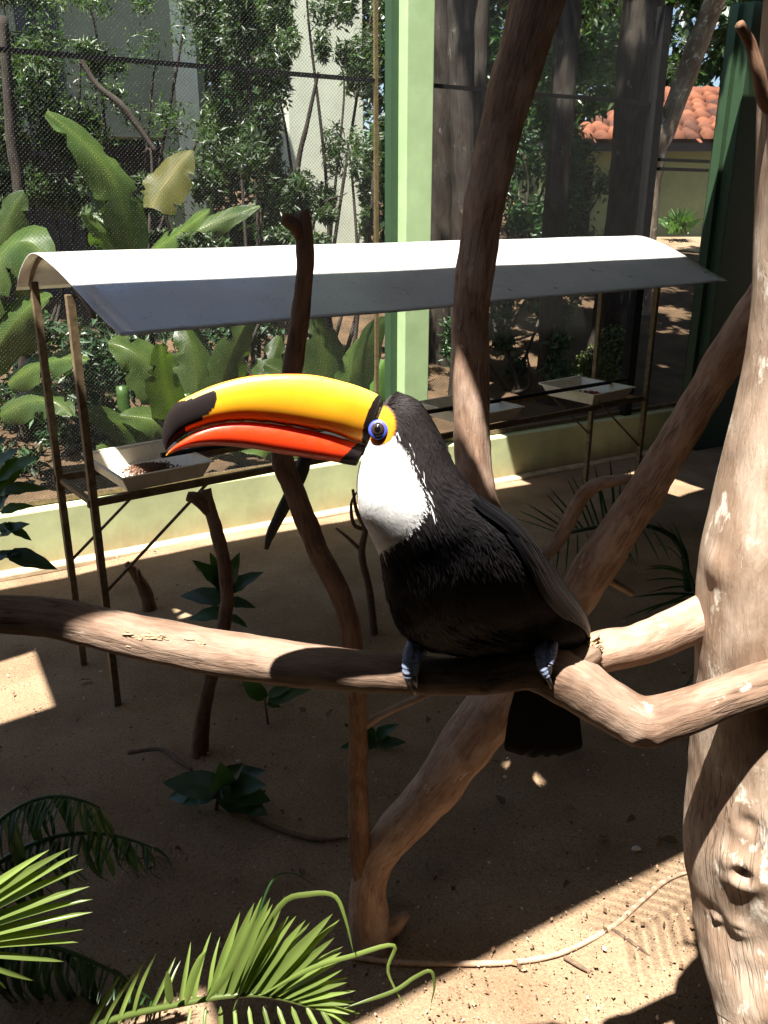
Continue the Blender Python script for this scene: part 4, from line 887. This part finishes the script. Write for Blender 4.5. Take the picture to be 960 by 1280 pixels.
# litter: flecks, crumbs and dry bits on the soil
def litter():
    n = 9000; vv = []; ff = []; cc = []
    for i in range(n):
        px, py = RNG.uniform(-60, 1000), RNG.uniform(690, 1290)
        g = G(px, py) 
        if np.dot(WN, g-WO) < .05 or g[1] > 4.6: continue
        e = RNG.choice([.0015, .0025, .004, .007], p=[.45, .35, .17, .03])*RNG.uniform(.7, 1.3); a = RNG.uniform(0, 6.28); u = np.array([math.cos(a), math.sin(a), RNG.normal(0, .3)]); w_ = np.array([-math.sin(a), math.cos(a), RNG.normal(0, .4)])*RNG.uniform(.25, .9)
        g = g + [0, 0, .012 + mnoise.noise(Vector((g[0]*1.7, g[1]*1.7, 0)))*.018]; b = len(vv)
        vv += [g+u*e, g+w_*e, g-u*e, g-w_*e, g+[0, 0, e*.6]]; ff += [(b, b+1, b+4), (b+1, b+2, b+4), (b+2, b+3, b+4), (b+3, b, b+4)]
        c = np.array([(.55, .45, .34), (.20, .12, .07), (.10, .06, .04), (.36, .24, .14)][RNG.choice(4, p=[.12, .38, .25, .25])])*RNG.uniform(.7, 1.2); cc += [c]*5
    tag(mk('soil_litter', vv, ff, colm('litter', .9, .2), None, col=np.array(cc), smooth=False), 'dry crumbs and leaf flecks scattered over the sandy soil', 'litter', kind='stuff')
litter()
DRY = blade_mesh('fallen_leaf', leafm('dry_leaf', (.10, .06, .03), (.20, .13, .07), .7, .15), .45, .3, .25, 6, 'ovate', .2)
for k in range(34):
    px, py = RNG.uniform(20, 860), RNG.uniform(700, 1180); g = G(px, py)
    if np.dot(WN, g-WO) < .1: continue
    a = RNG.uniform(0, 6.28); L = RNG.uniform(.02, .05); g = g + [0, 0, .016 + mnoise.noise(Vector((g[0]*1.7, g[1]*1.7, 0)))*.018]
    tag(obj('fallen_leaf', DRY, None, blade_M(g, g + np.array([math.cos(a), math.sin(a), RNG.normal(0, .1)])*L, (RNG.normal(0, .3), RNG.normal(0, .3), 1), 1, .25)), 'small dry brown leaf fallen on the shaded soil', 'leaf', 'dry leaves fallen on the soil')
def dry_grass():
    vv = []; ff = []; c = G(200, 1085)
    for i in range(34):
        b0 = c + np.array([RNG.normal(0, .05), RNG.normal(0, .04), .0]); d = np.array([RNG.normal(0, .05), RNG.normal(0, .04), RNG.uniform(.03, .10)]); b = len(vv); s_ = np.array([.0012, 0, 0])
        vv += [b0-s_, b0+s_, b0+d*.6+s_*.8, b0+d+[d[0]*.6, 0, -.02], b0+d*.6-s_*.8]; ff += [(b, b+1, b+2, b+3, b+4)]
    tag(mk('dry_grass', vv, ff, M['paletwig'], None, c), 'wispy dry grass tuft beside the dark palm', 'grass', kind='stuff')
dry_grass()

# ================================================================== GARDEN BEHIND THE FENCE
def leaf_cloud(clumps, n, size, aspect=.45, flat=.5):
    """many leaf-sized faces spread through ellipsoid clumps [(c, r(3), weight)]"""
    wts = np.array([c[2] for c in clumps], float); wts /= wts.sum(); idx = RNG.choice(len(clumps), n, p=wts)
    C = np.array([c[0] for c in clumps])[idx]; Rr = np.array([c[1] for c in clumps])[idx]
    d = nrm(RNG.normal(size=(n, 3))); rr = RNG.uniform(0, 1, (n, 1))**.45; p = C + d*Rr*rr
    nn = nrm(d*.5 + np.array([0, -.2, flat]) + RNG.normal(0, .55, (n, 3))); t = nrm(np.cross(nn, RNG.normal(size=(n, 3)))); s_ = np.cross(nn, t)
    L = size*RNG.uniform(.6, 1.4, (n, 1)); wv = L*aspect*.5
    v = np.stack([p, p + t*L*.45 + s_*wv - nn*L*.03, p + t*L - nn*L*.18, p + t*L*.45 - s_*wv - nn*L*.03], 1).reshape(-1, 3)
    i = np.arange(n)*4; f = list(zip(i, i+1, i+2, i+3)); col = np.repeat(RNG.uniform(.45, 1.5, (n, 1))*np.array([[1, 1, 1]]) * (1 + RNG.normal(0, .08, (n, 3))), 4, 0)
    return v, f, np.clip(col, .2, 2)
def clumps_in(c, R, k, rmin, rmax, flat=.8):
    out = []
    for i in range(k):
        d = nrm(RNG.normal(size=3))*RNG.uniform(.2, 1)**.5; r = RNG.uniform(rmin, rmax); out.append((np.asarray(c)+d*np.asarray(R), (r, r, r*flat), r**2))
    return out
def tree(name, label, base, trunk_rows, crown_c, crown_R, n, size, mat='shrub', k=26, bark='bark', r=(.12, .05), cat='tree', group=None, aspect=.45, tmat=None):
    b = np.array([base[0], base[1], float(ground_h(base[0], base[1]))]); t = thing(name, label, cat, b, group)
    pts = [np.asarray(q, float) for q in trunk_rows]; rd = np.linspace(r[0], r[1], len(pts))
    v, f, tc = tube(pts, rd, 16, 70, amp=.10, nsc=6, ridge=.12); mk('trunk', v, f, M[bark], t, tc=tc)
    top = pts[-1]; mb = MB()
    for i in range(7):
        e = np.asarray(crown_c) + nrm(RNG.normal(size=3))*np.asarray(crown_R)*.75; v, f, tc = tube([top-[0, 0, .2], (top+e)/2 + RNG.normal(0, .15, 3), e], [r[1]*.8, r[1]*.45, r[1]*.12], 7, 14, amp=.1); mb.add(v, f, tc)
    mb.build('limbs', M[bark], t)
    cl = clumps_in(crown_c, crown_R, k, min(crown_R)*.22, min(crown_R)*.5); v, f, c = leaf_cloud(cl, n, size, aspect); mk('crown', v, f, M[mat], t, col=c, smooth=False)
    return t
# ---- left building
def building():
    b0 = P(150, 300, 7.2); gz = float(ground_h(b0[0], b0[1]))
    r = thing('building', 'pale green grey building with lit corner pillar behind the fence', 'building', (b0[0], b0[1], gz))
    A = P(-260, 200, 6.6); B = P(262, 200, 7.4); d = nrm((B-A)*[1, 1, 0]); n_ = np.array([d[1], -d[0], 0]); L = np.linalg.norm((B-A)[:2])
    def bx(s0, s1, z0, z1, o0, o1, name, mat):
        c = A*[1, 1, 0] + d*(s0+s1)/2 + n_*(o0+o1)/2 + np.array([0, 0, (z0+z1)/2]); return mk(name, *box(c, d*(s1-s0)/2, n_*(o1-o0)/2, np.array([0, 0, (z1-z0)/2])), M[mat], r, smooth=False)
    zb = P(150, 168, 7.0)[2]
    bx(0, L, zb, 4.6, -.25, 0, 'wall', 'bwall'); bx(0, L*.30, gz-.4, zb, -.25, 0, 'wall', 'bwall'); bx(L*.88, L, gz-.4, zb, -.25, 0, 'wall', 'bwall')
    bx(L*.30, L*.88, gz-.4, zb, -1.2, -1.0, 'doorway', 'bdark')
    pxm = PXM(7.3)
    bx(L-.17-.06, L-.06, gz-.4, 4.6, 0, .10, 'pillar', 'bwhite'); bx(L*.55, L*.65, 1.9, 4.4, .0, .012, 'dark_strip', 'bdark')  # thin dark strip stands proud of the wall face
    bx(-.1, L+.05, 4.6, 4.75, -.4, .3, 'roof_edge', 'bwall')
    # second lit wall further right
    r2 = thing('garden_wall', 'sunlit pale wall seen through shrubs behind the green column', 'wall', (P(400, 250, 8.4)[0], 8.4, 1.0))
    A2 = P(352, 60, 8.3); B2 = P(446, 60, 8.7); 
    c = (A2+B2)/2; dd = nrm((B2-A2)*[1, 1, 0]); nn = np.array([dd[1], -dd[0], 0]); hl = np.linalg.norm((B2-A2)[:2])/2
    mk('wall_body', *box([c[0], c[1], 1.9], dd*hl, nn*.1, [0, 0, 1.7]), M['bwhite'], r2, smooth=False)
    mk('coping', *box([c[0], c[1], 3.62], dd*(hl+.05), nn*.14, [0, 0, .03]), M['bwhite'], r2, smooth=False)
building()
# ---- tiled house at the right
def house():
    Yh = 13.5; c0 = P(700, 290, Yh); c1 = P(960, 290, Yh); gz = P(850, 292, Yh)[2]
    r = thing('tiled_house', 'low green house with clay tiled roof beyond the fence', 'house', (P(830, 290, Yh)[0], Yh, gz))
    ze = P(820, 182, Yh)[2]; x0, x1 = P(650, 200, Yh)[0], P(1010, 200, Yh)[0]
    mk('wall', *box([(x0+x1)/2, Yh+.15, (gz-.8+ze)/2], [(x1-x0)/2, 0, 0], [0, .14, 0], [0, 0, (ze-gz+.8)/2]), M['hwall'], r, smooth=False)
    xd0, xd1 = P(690, 205, Yh)[0], P(742, 205, Yh)[0]; zd = P(700, 207, Yh)[2]
    d = mk('door', *box([(xd0+xd1)/2, Yh-.01, (gz-.5+zd)/2], [(xd1-xd0)/2, 0, 0], [0, .03, 0], [0, 0, (zd-gz+.5)/2]), M['bdark'], r, smooth=False)
    for k in range(4):
        xx = lerp(xd0, xd1, (k+.5)/4); mk('door_panel', *box([xx, Yh-.05, (gz-.5+zd)/2], [(xd1-xd0)/9, 0, 0], [0, .012, 0], [0, 0, (zd-gz+.4)/2]), M['steel'], d, smooth=False)
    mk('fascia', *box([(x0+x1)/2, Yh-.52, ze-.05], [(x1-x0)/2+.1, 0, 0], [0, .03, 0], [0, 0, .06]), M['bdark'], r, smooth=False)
    # roof plane of barrel tiles rising away from the eave, hip on the left
    xr0 = P(704, 165, Yh-.5)[0]; sl = .40; y0 = Yh-.6; V = [(xr0, y0, ze), (x1+1, y0, ze), (x1+1, y0+2.6, ze+2.6*sl), (xr0+2.6, y0+2.6, ze+2.6*sl), (xr0, y0+5.2, ze)]
    mk('roof_deck', V, [(0, 1, 2, 3), (0, 3, 4)], M['tile'], r, smooth=False)
    tl = []; n = 7
    for k in range(n):
        a = math.pi*k/(n-1)
        for e in (0, 1): tl.append(((.095+.012*(1-e))*math.cos(a), e*.36, .075*math.sin(a)+.02+.028*(1-e)))
    tf = [(2*k, 2*k+1, 2*k+3, 2*k+2) for k in range(n-1)] + [tuple(range(0, 2*n, 2))]
    tm = mesh('tile', tl, tf, M['tile']); ang = math.atan(sl)
    deck = [o for o in r.children if o.name.startswith('roof_deck')][0]
    for j in range(8):
        y = y0 + .30*j*math.cos(ang) - .04; z = ze + .30*j*math.sin(ang)
        x = xr0 + .12 + .30*j*math.cos(ang)
        while x < P(930, 150, Yh)[0]:
            m = Matrix.Translation((x + RNG.normal(0, .012), y + RNG.normal(0, .015), z)) @ Matrix.Rotation(ang + RNG.normal(0, .03), 4, 'X') @ Matrix.Rotation(RNG.normal(0, .04), 4, 'Z')
            obj('tile', tm, deck, m); x += .215
house()
# pale soil patch painting the sunlit ground before the house
tag(mk('sunlit_soil_patch', [(*(G(815, 320)[:2]*0+np.array(P(812, 303, 12.0))[:2]), 0)]*0 or [P(810, 312, 11.5), P(905, 312, 11.5), P(905, 296, 13.2), P(812, 296, 13.2)], [(0, 1, 2, 3)], M['soil'], None, P(850, 304, 12.3)), kind='structure')
# ---- banana plants
def bigleaf(name, parent, base, mid, tip, wid, nrml, mat='banana', n=22, tear=.10):
    base, mid, tip = [np.asarray(q, float) for q in (base, mid, tip)]; V = []; TC = []; C = []
    split = {(int(RNG.integers(4, n-2)), int(sg)) for sg in (-1, 1) for _ in range(2)}
    for i in range(n+1):
        u = i/n; q = (1-u)**2*base + 2*u*(1-u)*mid + u*u*tip; T = nrm(2*(1-u)*(mid-base) + 2*u*(tip-mid)); sd = nrm(np.cross(T, nrml)); up = np.cross(sd, T)
        w_ = wid/2*(math.sin(math.pi*min(1, (u*.96+.03)**.7))**.55) + .004
        for k in (-1, -.66, -.33, -.04, .04, .33, .66, 1):
            e = w_*(1 - (tear*RNG.uniform(0, 1) if abs(k) == 1 else 0)) * (.45 if abs(k) > .9 and (i, int(k)) in split else 1); V.append(q + sd*k*e - up*(abs(k)**1.6*e*.35) + up*.012*math.sin(u*13+k*3)*abs(k)); TC.append((u*wid*6 + abs(k)*.25, k, 0)); C.append((1.5, 1.35, 1.2) if abs(k) < .1 else (1, 1, 1))
    f = [(i*8+j, (i+1)*8+j, (i+1)*8+j+1, i*8+j+1) for i in range(n) for j in range(7)]
    return mk(name, V, f, M[mat], parent, tc=TC, col=np.array(C))
def banana(label, bx, by, Y, leaves, group='banana plants behind the mesh fence'):
    b = P(bx, by, Y); b[2] = float(ground_h(b[0], b[1])); r = thing('banana_plant', label, 'plant', b, group)
    v, f, tc = tube([b-[0, 0, .1], b+[0.01, 0, .25], b+[0, 0.02, .55]], [.05, .045, .03], 10, 12, amp=.1); mk('stem', v, f, M['leaf'], r, col=np.ones((len(v), 3)))
    for k, (x0, y0, x1, y1, x2, y2, dY, wp, mt) in enumerate(leaves):
        bigleaf('leaf', r, P(x0, y0, Y), P(x1, y1, Y+dY*.5), P(x2, y2, Y+dY), wp*PXM(Y), nrm(np.array([.25+RNG.normal(0, .25), -.75, .6])), mt)
    return r
banana('banana plant with a tall arching leaf above the shelter roof', 150, 480, 4.6, [(165, 330, 168, 215, 58, 140, -.2, 50, 'banana'), (150, 320, 120, 270, 130, 200, .2, 40, 'banana'), (195, 320, 250, 280, 325, 258, .1, 30, 'banana'), (180, 320, 215, 300, 262, 262, -.2, 34, 'banana'), (150, 330, 130, 290, 105, 270, -.2, 34, 'banana'), (190, 260, 205, 225, 240, 188, .2, 52, 'olive')])
banana('banana plant with a big pale leaf left of the shelter roof', -20, 520, 4.3, [(-40, 420, 10, 240, 62, 330, -.2, 70, 'banana'), (-30, 400, 0, 280, 30, 240, 0, 55, 'banana'), (10, 480, 60, 440, 110, 450, -.2, 40, 'banana'), (0, 520, 60, 480, 90, 520, -.2, 44, 'banana'), (-20, 470, 20, 380, 62, 372, -.2, 50, 'banana'), (20, 440, 50, 400, 20, 340, .1, 34, 'olive')])
banana('banana plant with upright leaves under the white shelter roof', 240, 600, 4.5, [(230, 540, 190, 430, 135, 430, -.1, 66, 'banana'), (225, 550, 205, 480, 200, 430, -.3, 48, 'banana'), (240, 560, 260, 450, 225, 400, .1, 62, 'banana'), (262, 560, 272, 470, 312, 395, -.2, 50, 'banana'), (250, 560, 220, 520, 150, 520, -.2, 50, 'banana'), (280, 560, 330, 500, 350, 420, .2, 54, 'banana'), (230, 570, 180, 540, 100, 510, -.3, 46, 'banana'), (250, 600, 190, 570, 120, 560, -.3, 44, 'banana')])
banana('banana plant with wide leaves behind the thin dark pole', 420, 600, 4.7, [(400, 540, 380, 470, 330, 455, -.1, 60, 'banana'), (410, 540, 410, 450, 395, 395, 0, 60, 'banana'), (420, 540, 440, 440, 482, 398, -.2, 50, 'banana'), (430, 550, 460, 490, 480, 450, .1, 50, 'leaf'), (400, 560, 350, 540, 300, 560, -.2, 50, 'banana'), (420, 580, 460, 560, 486, 520, -.1, 44, 'leaf')])
# ---- shrubs
def shrub(label, px, py, Y, cl, n, size, mat='shrub', group='shrubs behind the mesh fence', aspect=.3):
    b = P(px, py, Y); b[2] = float(ground_h(b[0], b[1])); r = thing('shrub', label, 'shrub', b, group)
    CL = []
    for (x, y, dY, rx, ry) in cl:
        c = P(x, y, Y+dY); k = PXM(Y+dY); m_ = max(3, int(rx*ry/350))
        for i in range(m_):
            d = RNG.uniform(-1, 1, 3); e = RNG.uniform(.25, .5); CL.append((c + d*np.array([rx*k, .3, ry*k]), (e*rx*k, e*.3, e*ry*k), rx*ry/m_))
        v, f, tc = tube([b + RNG.normal(0, .05, 3)*[1, 1, 0], (b+c)/2 + RNG.normal(0, .06, 3), c, c+[RNG.normal(0, .1), 0, ry*k*.6]], [.018, .013, .008, .003], 7, 24, amp=.1); mk('stem', v, f, M['bark'], r, tc=tc)
    v, f, c = leaf_cloud(CL, n, size, aspect, .35); mk('foliage', v, f, M[mat], r, col=c, smooth=False); return r
shrub('fine leaved shrub standing between the building pillar and the lit wall', 310, 420, 5.4, [(310, 60, 0, 50, 60), (300, 170, .1, 45, 70), (330, 250, 0, 45, 50), (275, 220, .3, 20, 40), (395, 270, .2, 30, 40)], 15000, .045)
shrub('leafy shrub with sunlit top beside the column', 400, 420, 6.2, [(385, 20, 0, 55, 40), (430, 120, .5, 30, 60), (345, 110, .2, 16, 70), (460, 240, .2, 22, 70), (460, 40, .2, 30, 60)], 13000, .045)
shrub('dark shrub against the pale building wall at the far left', 20, 420, 5.6, [(10, 60, 0, 50, 70), (50, 130, 0, 50, 60), (20, 200, .1, 50, 60), (60, 230, .2, 50, 40), (100, 90, .3, 30, 20)], 16000, .045)
shrub('low flowering shrub between the banana leaves', 220, 420, 4.9, [(200, 250, 0, 35, 25), (110, 250, .1, 40, 25), (190, 205, .1, 30, 20), (235, 290, -.1, 40, 15), (375, 285, 0, 45, 20)], 9000, .04)
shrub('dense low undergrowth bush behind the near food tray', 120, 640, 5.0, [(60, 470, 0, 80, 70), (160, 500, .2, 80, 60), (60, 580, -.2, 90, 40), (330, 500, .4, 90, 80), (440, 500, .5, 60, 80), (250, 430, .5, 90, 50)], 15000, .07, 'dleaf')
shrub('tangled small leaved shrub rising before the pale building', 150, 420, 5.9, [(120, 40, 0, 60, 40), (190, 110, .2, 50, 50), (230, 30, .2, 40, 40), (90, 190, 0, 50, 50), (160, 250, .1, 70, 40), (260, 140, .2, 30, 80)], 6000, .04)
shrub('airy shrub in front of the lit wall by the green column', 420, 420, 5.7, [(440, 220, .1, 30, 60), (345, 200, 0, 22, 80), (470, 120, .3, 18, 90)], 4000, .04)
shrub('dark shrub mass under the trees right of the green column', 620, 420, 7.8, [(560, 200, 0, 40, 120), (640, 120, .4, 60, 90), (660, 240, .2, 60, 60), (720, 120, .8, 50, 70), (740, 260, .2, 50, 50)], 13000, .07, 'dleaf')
# thin bare branches before the building
for k, (lab, rows) in enumerate([('thin bare branch slanting across the pale building wall', [(98, 68, 5.3, 3), (120, 105, 5.3, 4), (150, 130, 5.3, 5), (170, 155, 5.3, 4), (195, 190, 5.3, 3)]), ('slim brown sapling trunk at the far left of the garden', [(4, 20, 5.0, 6), (10, 110, 5.0, 7), (16, 180, 5.0, 8), (26, 260, 5.0, 8), (30, 420, 5.0, 9), (32, 620, 5.0, 10)]), ('slender pale branch leaning before the lit wall', [(398, 90, 5.9, 2), (385, 150, 5.9, 3), (372, 210, 5.9, 4), (368, 300, 5.9, 5), (366, 500, 5.9, 6)])]):
    v, f, tc = ptube(rows, seg=8, n=40, amp=.15, nsc=10); tag(mk('bare_branch', v, f, M['bark'], None, P(*rows[-1][:3]), tc=tc), lab, 'branch')
# ---- trees on the right, tall; unseen crowns set to shade the background
def gtree(label, rows, bark, r, crown_c, crown_R, n, size, mat='shrub', name='garden_tree', group='trees beyond the fence', k=26):
    pts = [P(a, b, Y) for a, b, Y in rows]; b = pts[0]
    pts[0] = np.array([b[0], b[1], float(ground_h(b[0], b[1]))-.1])
    pts.append(pts[-1] + (pts[-1]-pts[-2])*.9)
    return tree(name, label, pts[0], pts + [np.asarray(crown_c) - [0, 0, crown_R[2]*.6]], crown_c, crown_R, n, size, mat, k, bark, r, group=group)
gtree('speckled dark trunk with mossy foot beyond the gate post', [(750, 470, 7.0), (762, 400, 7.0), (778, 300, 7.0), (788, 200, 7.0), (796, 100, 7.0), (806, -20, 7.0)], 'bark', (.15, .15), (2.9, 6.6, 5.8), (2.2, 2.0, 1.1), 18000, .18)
gtree('slim mottled sunlit trunk leaning in front of the tiled roof', [(800, 400, 9.5), (815, 215, 9.5), (830, 165, 9.5), (850, 115, 9.5), (872, 55, 9.5), (898, -10, 9.5)], 'barklit', (.11, .10), (5.4, 9.0, 6.8), (2.0, 1.8, 1.2), 7000, .16)
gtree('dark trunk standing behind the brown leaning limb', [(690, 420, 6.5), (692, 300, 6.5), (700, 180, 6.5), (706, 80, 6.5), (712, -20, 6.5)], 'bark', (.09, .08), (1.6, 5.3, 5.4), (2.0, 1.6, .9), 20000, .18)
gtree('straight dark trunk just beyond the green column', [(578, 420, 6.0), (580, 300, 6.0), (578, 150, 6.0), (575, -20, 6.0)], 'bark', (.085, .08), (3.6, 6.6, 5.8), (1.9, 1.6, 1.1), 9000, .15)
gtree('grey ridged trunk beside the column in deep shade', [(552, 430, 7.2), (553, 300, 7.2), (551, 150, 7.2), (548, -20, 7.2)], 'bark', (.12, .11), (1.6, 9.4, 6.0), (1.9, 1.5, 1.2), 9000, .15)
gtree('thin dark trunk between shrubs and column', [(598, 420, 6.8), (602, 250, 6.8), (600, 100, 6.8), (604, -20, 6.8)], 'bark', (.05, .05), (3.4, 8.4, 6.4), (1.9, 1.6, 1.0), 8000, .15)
# trees added so their unseen crowns shade the garden and block skylight
tree('shade_tree', 'broad unseen shade tree added beside the aviary to darken the garden', (4.6, 4.4), [(4.6, 4.4, -.1), (4.6, 4.4, 2), (4.4, 4.6, 4)], (4.3, 5.4, 5.6), (2.6, 2.2, 1.2), 16000, .2, k=40, r=(.25, .12))
tree('shade_tree', 'tall tree added so its unseen crown shades the pale building wall', (-3.0, 9.5), [(-3, 9.5, .6), (-3, 9.4, 3), (-2.2, 7.4, 5.2)], (-3.1, 6.2, 6.3), (1.3, .7, .7), 9000, .2, k=30, r=(.2, .1))
tree('shade_tree', 'tall tree added so its unseen crown blocks skylight beyond the shelter', (.2, 11.0), [(.2, 11, 1.4), (.2, 10.8, 4), (.6, 7, 7.0)], (2.6, 4.3, 7.8), (2.0, .7, .6), 14000, .22, k=60, r=(.2, .1), mat='dleaf')
tree('shade_tree', 'tall tree added so its unseen crown blocks skylight behind the building', (-5.2, 10.0), [(-5.2, 10, 1.0), (-5.2, 9.8, 4), (-5, 8.6, 6.6)], (-4.8, 7.4, 7.8), (3.0, 2.0, .8), 22000, .22, k=60, r=(.2, .1), mat='dleaf')
tree('shade_tree', 'tall tree added so its unseen crown blocks skylight near the clay tiled house', (7.5, 9.0), [(7.5, 9, 1.0), (7.4, 9, 4), (6.6, 8.2, 6.6)], (4.4, 7.0, 7.8), (3.0, 2.6, .8), 28000, .22, k=60, r=(.2, .1), mat='dleaf')
def moss():
    c = P(748, 460, 6.85); c[2] = float(ground_h(c[0], c[1])); cl = [(c+[0, -.02, .08], (.26, .22, .3), 1), (c+[.1, 0, .3], (.16, .14, .25), .5)]
    n = 9000; v, f, col = leaf_cloud(cl, n, .03, .6); tag(mk('moss_mound', v, f, M['moss'], None, c, col=col, smooth=False), 'mossy mound round the speckled trunk foot', 'moss', kind='stuff')
moss()
def tuft(label, px, py, Y, n, L, name='grass_clump'):
    c = P(px, py, Y); r = []; vv = []; ff = []
    for i in range(n):
        a = RNG.uniform(0, 6.28); el = RNG.uniform(.5, 1.4); d = np.array([math.cos(a)*math.cos(el), math.sin(a)*math.cos(el), math.sin(el)])*L*RNG.uniform(.6, 1.1); s_ = nrm(np.cross(d, [0, 1, .1]))*L*.03; b = len(vv); b0_ = c+RNG.normal(0, L*.12, 3)*[1, 1, 0]
        vv += [b0_-s_, b0_+s_, b0_+d*.6+s_, b0_+d-[0, 0, L*.2], b0_+d*.6-s_]; ff.append((b, b+1, b+2, b+3, b+4))
    tag(mk(name, vv, ff, M['leaf'], None, c, col=np.ones((len(vv), 3)), smooth=False), label, 'grass')
tuft('spiky grass clump at the foot of the sunlit green wall', 848, 292, 12.6, 160, .45)
shrub('dark low bushes in the shade behind the shelter posts', 640, 560, 6.6, [(600, 400, 0, 40, 60), (660, 450, 0, 40, 40), (650, 330, .5, 40, 60), (700, 330, 1.2, 40, 60)], 7000, .06, 'dleaf')
# far wood that closes the view
def wood_mass(label, cl, n, size, mat, aspect=.4):
    v, f, c = leaf_cloud(cl, n, size, aspect); tag(mk('distant_wood', v, f, M[mat], None, cl[0][0]*[1, 1, 0], col=c, smooth=False), label, 'trees', kind='stuff')
cl = []
for i in range(150):
    x = RNG.uniform(-9, 17); y = RNG.uniform(16.5, 20); cl.append((np.array([x, y, RNG.uniform(2.5, 13)]), (1.4, 1.0, 1.4), 1))
wood_mass('dense sunlit wood rising far behind the tiled house', cl, 52000, .30, 'shrub', .22)
cl = [(np.array([RNG.uniform(-12, 1.4), RNG.uniform(10, 12), RNG.uniform(1.2, 8)]), (.9, .6, .9), 1) for i in range(90)]
wood_mass('dark mass of trees behind the pale buildings', cl, 45000, .16, 'dleaf')
cl = [(np.array([RNG.uniform(-18, 28), 23, RNG.uniform(2.5, 18)]), (2, .8, 2), 1) for i in range(170)]
wood_mass('farthest dark line of trees closing the view', cl, 34000, .7, 'dleaf', .6)
print('objects', len(bpy.data.objects))
